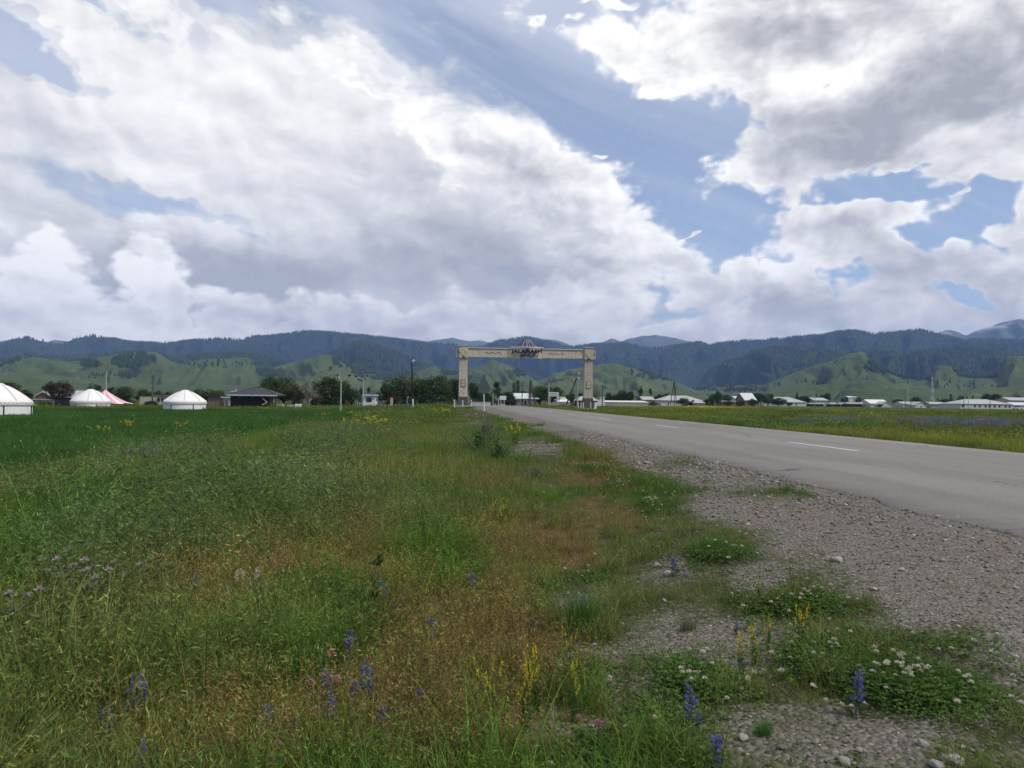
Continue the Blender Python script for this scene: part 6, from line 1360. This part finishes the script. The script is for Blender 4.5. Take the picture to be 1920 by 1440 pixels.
def thistle(seed):
    g = empty('thistle_plant', (0, 0, 0)); S = Veg(seed); r = S.r; n = 4; b = disc(r, n, .03); tip, a = S.blades(b, 1.0, .022, .35, .0, (.11, .15, .075), .1, 4); k = 9; f = r.uniform(.1, .9, (n*k, 1))
    S.leaves(np.repeat(b, k, 0)*(1-f)+np.repeat(tip, k, 0)*f, .20, .035, r.normal(0, 1, (n*k, 3))+np.array([0, 0, .3]), (.11, .15, .08), .3); part_from(S, 'stem', M_flower, g)
    Fl = Veg(seed+3)
    for p in tip: d = r.normal(0, 1, (60, 3)); d[:, 2] = np.abs(d[:, 2]); Fl.leaves(np.repeat(p[None], 60, 0), .050, .014, d, (.44, .37, .38), .25)
    part_from(Fl, 'flower_head', M_flower, g); return g
tp = thistle(980)
for i, (px, yb, yt, lb) in enumerate(((72, 1170, 1078, 'thistle with the largest pale pink head at the left'), (145, 1120, 1028, 'tall thistle with a pale pink head between the blue spikes'), (98, 1110, 1040, 'thistle with a whitish head behind the largest one'), (195, 1130, 1052, 'thistle right of the tall grey blue bugloss'), (277, 1100, 1036, 'lone thistle head right of the others'))):
    place(tp if i == 0 else copy_tree(tp), px, yb, yt, lb, 'thistle', 'pale thistles at the left')
def pinkclover(seed):
    g = empty('pink_clover', (0, 0, 0)); S = Veg(seed); r = S.r; tip, a = S.blades(np.zeros((1, 3)), 1.0, .03, .15, 0, (.08, .14, .04), .1, 3); S.leaves(np.repeat(tip*.5, 9, 0), .16, .07, r.normal(0, 1, (9, 3)), (.06, .12, .03), .2); part_from(S, 'stem', M_flower, g)
    Fl = Veg(seed+1); d = r.normal(0, 1, (120, 3)); d /= np.linalg.norm(d, axis=1, keepdims=True); Fl.leaves(tip+d*.022, .034, .018, d+np.array([0, 0, .4]), (.50, .24, .28), .25); part_from(Fl, 'flower_head', M_flower, g); return g
pk = pinkclover(990)
for i, (px, yb, yt, lb) in enumerate(((1090, 1350, 1300, 'brightest pink clover head at bottom centre'), (1122, 1330, 1288, 'dull pink clover head right of the brightest one'), (513, 1400, 1362, 'pink clover head low at left centre'), (522, 1375, 1340, 'small pink clover above the low left one'), (357, 1395, 1358, 'pink clover head left of the yellow dot'), (388, 1360, 1324, 'faded pink clover in the left dark grass'),
                                      (615, 1245, 1204, 'salmon pink bloom beside the bugloss stub'), (640, 1250, 1212, 'salmon pink bloom nearest the bushy bugloss'), (619, 1205, 1170, 'small salmon bloom above the others'), (580, 1255, 1220, 'small salmon bloom left of the bugloss stub'), (673, 1150, 1115, 'salmon bloom by the big dark leaves'), (600, 1300, 1265, 'pale pink bloom below the bugloss stub'))):
    place(pk if i == 0 else copy_tree(pk), px, yb, yt, lb, 'flower', 'pink blooms in the grass', wide=1.15)
def broadleaf(seed, n=30, col=(.040, .085, .028), ln=.75, wd=.11, up=1.1):
    g = empty('broad_leaved_plant', (0, 0, 0)); S = Veg(seed); r = S.r; a = r.uniform(0, 6.28, n); b = disc(r, n, .05)
    # long leaves as bent strips
    tip, _ = S.blades(b, .62, wd, .75, .6, col, .3, 6, az=a); part_from(S, 'leaves', M_flower, g)
    S = Veg(seed+1); tip, _ = S.blades(disc(r, 5, .04), 1.0, .03, .25, .05, (.05, .09, .03), .2, 4); k = 8; f = r.uniform(.2, 1, (5*k, 1)); S.leaves(np.repeat(tip, k, 0)*f, .16, .06, r.normal(0, 1, (5*k, 3))+np.array([0, 0, .5]), col, .3); part_from(S, 'flower_stalk', M_flower, g); return g
bp = [broadleaf(1000), broadleaf(1010, 60, (.045, .090, .032), wd=.055), broadleaf(1020, 14, (.070, .12, .040), wd=.17)]
for i, (k, px, yb, yt, wd, lb) in enumerate(((0, 690, 1165, 1030, .8, 'big dark green leaved plant left of the middle, tall thin stalks'), (1, 658, 905, 838, .9, 'dark leafy plant standing out among grey shrubs'), (2, 280, 1320, 1262, 1.0, 'broad pale green dock leaf in the lower left grass'), (2, 40, 1440, 1340, 1.0, 'broad fern like leaves in the bottom left corner'), (0, 755, 1475, 1395, .9, 'large dark leaves cut off by the bottom edge'),
                                             (1, 900, 850, 782, 1.1, 'dark bushy weed near the rubble heap'), (1, 935, 862, 800, .9, 'tall stemmed dark weed at the gravel edge'), (2, 1340, 1430, 1385, .5, 'small broad leaved rosette on the lower gravel'))):
    g = bp[k] if bp[k].get('label') is None else copy_tree(bp[k]); place(g, px, yb, yt, lb, 'plant', 'broad leaved weeds', wide=wd, low=.35)
def tussock(seed, col, n=420, w=.016, h=1.0):
    g = empty('grass_tussock', (0, 0, 0)); S = Veg(seed); S.blades(disc(S.r, n, .42), 1.0, w, .35, .25, col, .3, 3); part_from(S, 'blades', M_flower, g); return g
ts = [tussock(1030, (.055, .15, .025)), tussock(1040, (.12, .14, .06), 260)]
for k, px, yb, yt, wd, lb in ((0, 1092, 1178, 1098, .8, 'bright green tussock holding a single blue spike'), (0, 555, 1262, 1150, .9, 'tall bright green grass tuft in the left middle'), (0, 480, 1310, 1240, .9, 'green grass tuft below the tall bright one'), (0, 1330, 1030, 1000, 1.6, 'low dark green grass cushion reaching onto the gravel'), (1, 1560, 1275, 1210, .9, 'spiky olive tuft left of the big clover mat'), (0, 1430, 1375, 1340, .9, 'small moss green cushion alone on the lower gravel'), (0, 1150, 1440, 1380, .9, 'green tuft at the bottom among clover'), (1, 1290, 1180, 1140, .8, 'dry olive tuft right of the bright tussock')):
    g = ts[k] if ts[k].get('label') is None else copy_tree(ts[k]); place(g, px, yb, yt, lb, 'grass tuft', 'grass tussocks', wide=wd, low=.1); g.rotation_euler = (0, 0, px)
def wormwood(seed):
    g = empty('wormwood_bush', (0, 0, 0)); S = herb(seed, 46, .32, 1.0, (.135, .165, .115), .10, .028, 22); part_from(S, 'foliage', M_flower, g); return g
ww = [wormwood(1050), wormwood(1060), wormwood(1070)]
for i, (px, yb, yt, wd, lb) in enumerate(((188, 880, 838, 1.0, 'grey green wormwood bush, leftmost of the row at the crop edge'), (228, 884, 838, 1.1, 'grey green wormwood bush, second from the left in the row'), (278, 888, 822, 1.0, 'tallest silvery wormwood bush in the row at the crop edge'), (318, 884, 834, 1.1, 'silvery wormwood bush just right of the tallest'), (350, 872, 830, 1.0, 'small wormwood bush in the middle of the row'), (398, 876, 822, .8, 'upright wormwood bush, rightmost of the row'), (430, 880, 845, 1.2, 'low wormwood bush trailing off right of the row'),
                                          (545, 868, 838, 1.3, 'greyish wormwood bush left of the dark leafy plant'), (585, 880, 830, 1.2, 'tall greyish bush immediately left of the dark leafy plant'), (620, 862, 824, 1.0, 'greyish bush behind the dark leafy plant'), (760, 862, 825, 1.1, 'grey bush in the middle green meadow'), (690, 912, 884, .9, 'low lilac grey bush beside yellow sprigs'), (470, 930, 895, 1.3, 'broad grey green bush in the left middle meadow'), (60, 1010, 960, 1.2, 'grey green bush near the left edge'), (915, 822, 776, .8, 'tall grey bush by the gravel near the rubble heap'), (1005, 885, 866, 1.2, 'low lilac grey plant on the mossy verge'))):
    k = i % 3; g = ww[k] if ww[k].get('label') is None else copy_tree(ww[k]); place(g, px, yb, yt, lb, 'bush', 'grey wormwood bushes', wide=wd, low=.4)

def plumes():
    g = empty('plume_grass', (0, 0, 0)); S = Veg(1090); r = S.r; b = disc(r, 9, .16); tip, a = S.blades(b, 1.0, .014, .4, .15, (.14, .16, .07), .2, 4); part_from(S, 'stems', M_flower, g)
    Fl = Veg(1091); k = 40; f = r.uniform(.74, 1.02, (9*k, 1)); p = np.repeat(b, k, 0)*(1-f)+np.repeat(tip, k, 0)*f+r.normal(0, .012, (9*k, 3)); Fl.leaves(p, .07, .014, r.normal(0, .6, (9*k, 3))+np.array([0, 0, .9]), (.52, .50, .40), .2); part_from(Fl, 'plume', M_flower, g); return g
pg = plumes()
place(pg, 455, 1090, 1056, 'whitish feathery plumes among grey green grass at left', 'grass tuft', 'pale feathery grasses', wide=1.1); place(copy_tree(pg), 1040, 1340, 1318, 'white fluffy seed head at the bottom centre', 'grass tuft', 'pale feathery grasses', wide=.4)
# ------------------------------------------------------------------ stones and litter
STN = []
for i in range(4):
    V_, T_ = stone(700+i, .6); me = np_mesh('stone', V_, T_, M['rock'], False); STN.append(me)
for i, (px, py, wpx, lb) in enumerate(((1043, 1256, 24, 'pale stone among the yellow sprigs'), (1262, 1392, 32, 'grey brown stone with a sharp top below the clover'), (1232, 1062, 20, 'blocky pale stone above the tussock'), (1252, 1078, 26, 'long flat pale stone beside the blocky one'), (1375, 1026, 20, 'white stone at the tip of the green cushion'), (1316, 1225, 16, 'small upright pale stone on the open gravel'), (1393, 1386, 26, 'flat tan stone at the lower gravel'), (1790, 1430, 40, 'big grey stone at the bottom right'), (1755, 1440, 34, 'dark round stone left of the big grey one'), (1585, 1432, 24, 'tan stone at the bottom edge'), (1610, 1408, 18, 'small tan stone above the bottom edge one'),
                                       (1570, 1052, 26, 'flat white slab on the gravel'), (1637, 1107, 20, 'long white pebble right of the flat slab'), (1415, 931, 9, 'white pebble on the gravel near the asphalt'), (1174, 837, 5, 'tiny white pebble at the far road edge'), (1242, 974, 8, 'pale pebble at the clover'), (1385, 1110, 12, 'pale stone by the low yellow sprig'), (1690, 1070, 12, 'tan pebble on the open gravel'), (1905, 1104, 14, 'pale pebble at the right edge'), (1768, 1052, 12, 'light pebble in the middle of the wide gravel'), (1350, 1278, 30, 'flat reddish slab behind the violet spike'), (1730, 1398, 20, 'pale stone near the bottom right'), (1245, 1128, 16, 'pointed pale stone in the grass'),
                                       (180, 930, 14, 'pale stone on the bare soil behind the yellow clump'), (1115, 1210, 14, 'grey stone under yellow sprigs'), (1185, 1440, 18, 'stone at the bottom centre edge'), (1130, 1443, 24, 'brown stone beside the bottom centre one'), (1500, 1230, 14, 'stone below the spiky plant'), (1370, 1200, 10, 'dark pebble by the leaning yellow sprig'))):
    o = at_px(px, py); w = wpx*mpp(px, o.y)/max(.2, 1)*1.0; w = wpx*(Vector((o.x, o.y, o.z-CZ)).length)/F
    s = link('stone', STN[i % 4], None, o+Vector((0, 0, w*.14))); s.scale = (w*1.05,)*3; s.rotation_euler = (0, 0, px*.37); tag(s, lb, 'stone', 'larger stones on the verge')
def rubble():
    rg = np.random.default_rng(77); o = at_px(905, 781); V = []; T = []; n0 = 0; C = []
    for k in range(240):
        v, t = stone(800+k % 9); a = rg.uniform(0, 6.28); q = math.sqrt(rg.uniform(0, 1)); s = rg.uniform(.05, .22); x, y = 1.7*q*math.cos(a), 1.9*q*math.sin(a)
        v = v*s+np.array([x, y, .42*(1-q)**.8*rg.uniform(.5, 1)]); V.append(v); T.append(t+n0); n0 += len(v); C.append(np.repeat(np.array([[.17, .13, .10]])*rg.uniform(.5, 1.6), len(v), 0))
    ob = link('rubble_heap', np_mesh('rubble_heap', np.concatenate(V), np.concatenate(T), leaf_mat('rubble_stone', 0, .9), False, np.concatenate(C)), None, o); tag(ob, 'low heap of brown rubble and litter below the warning sign', 'rubble heap')
rubble()
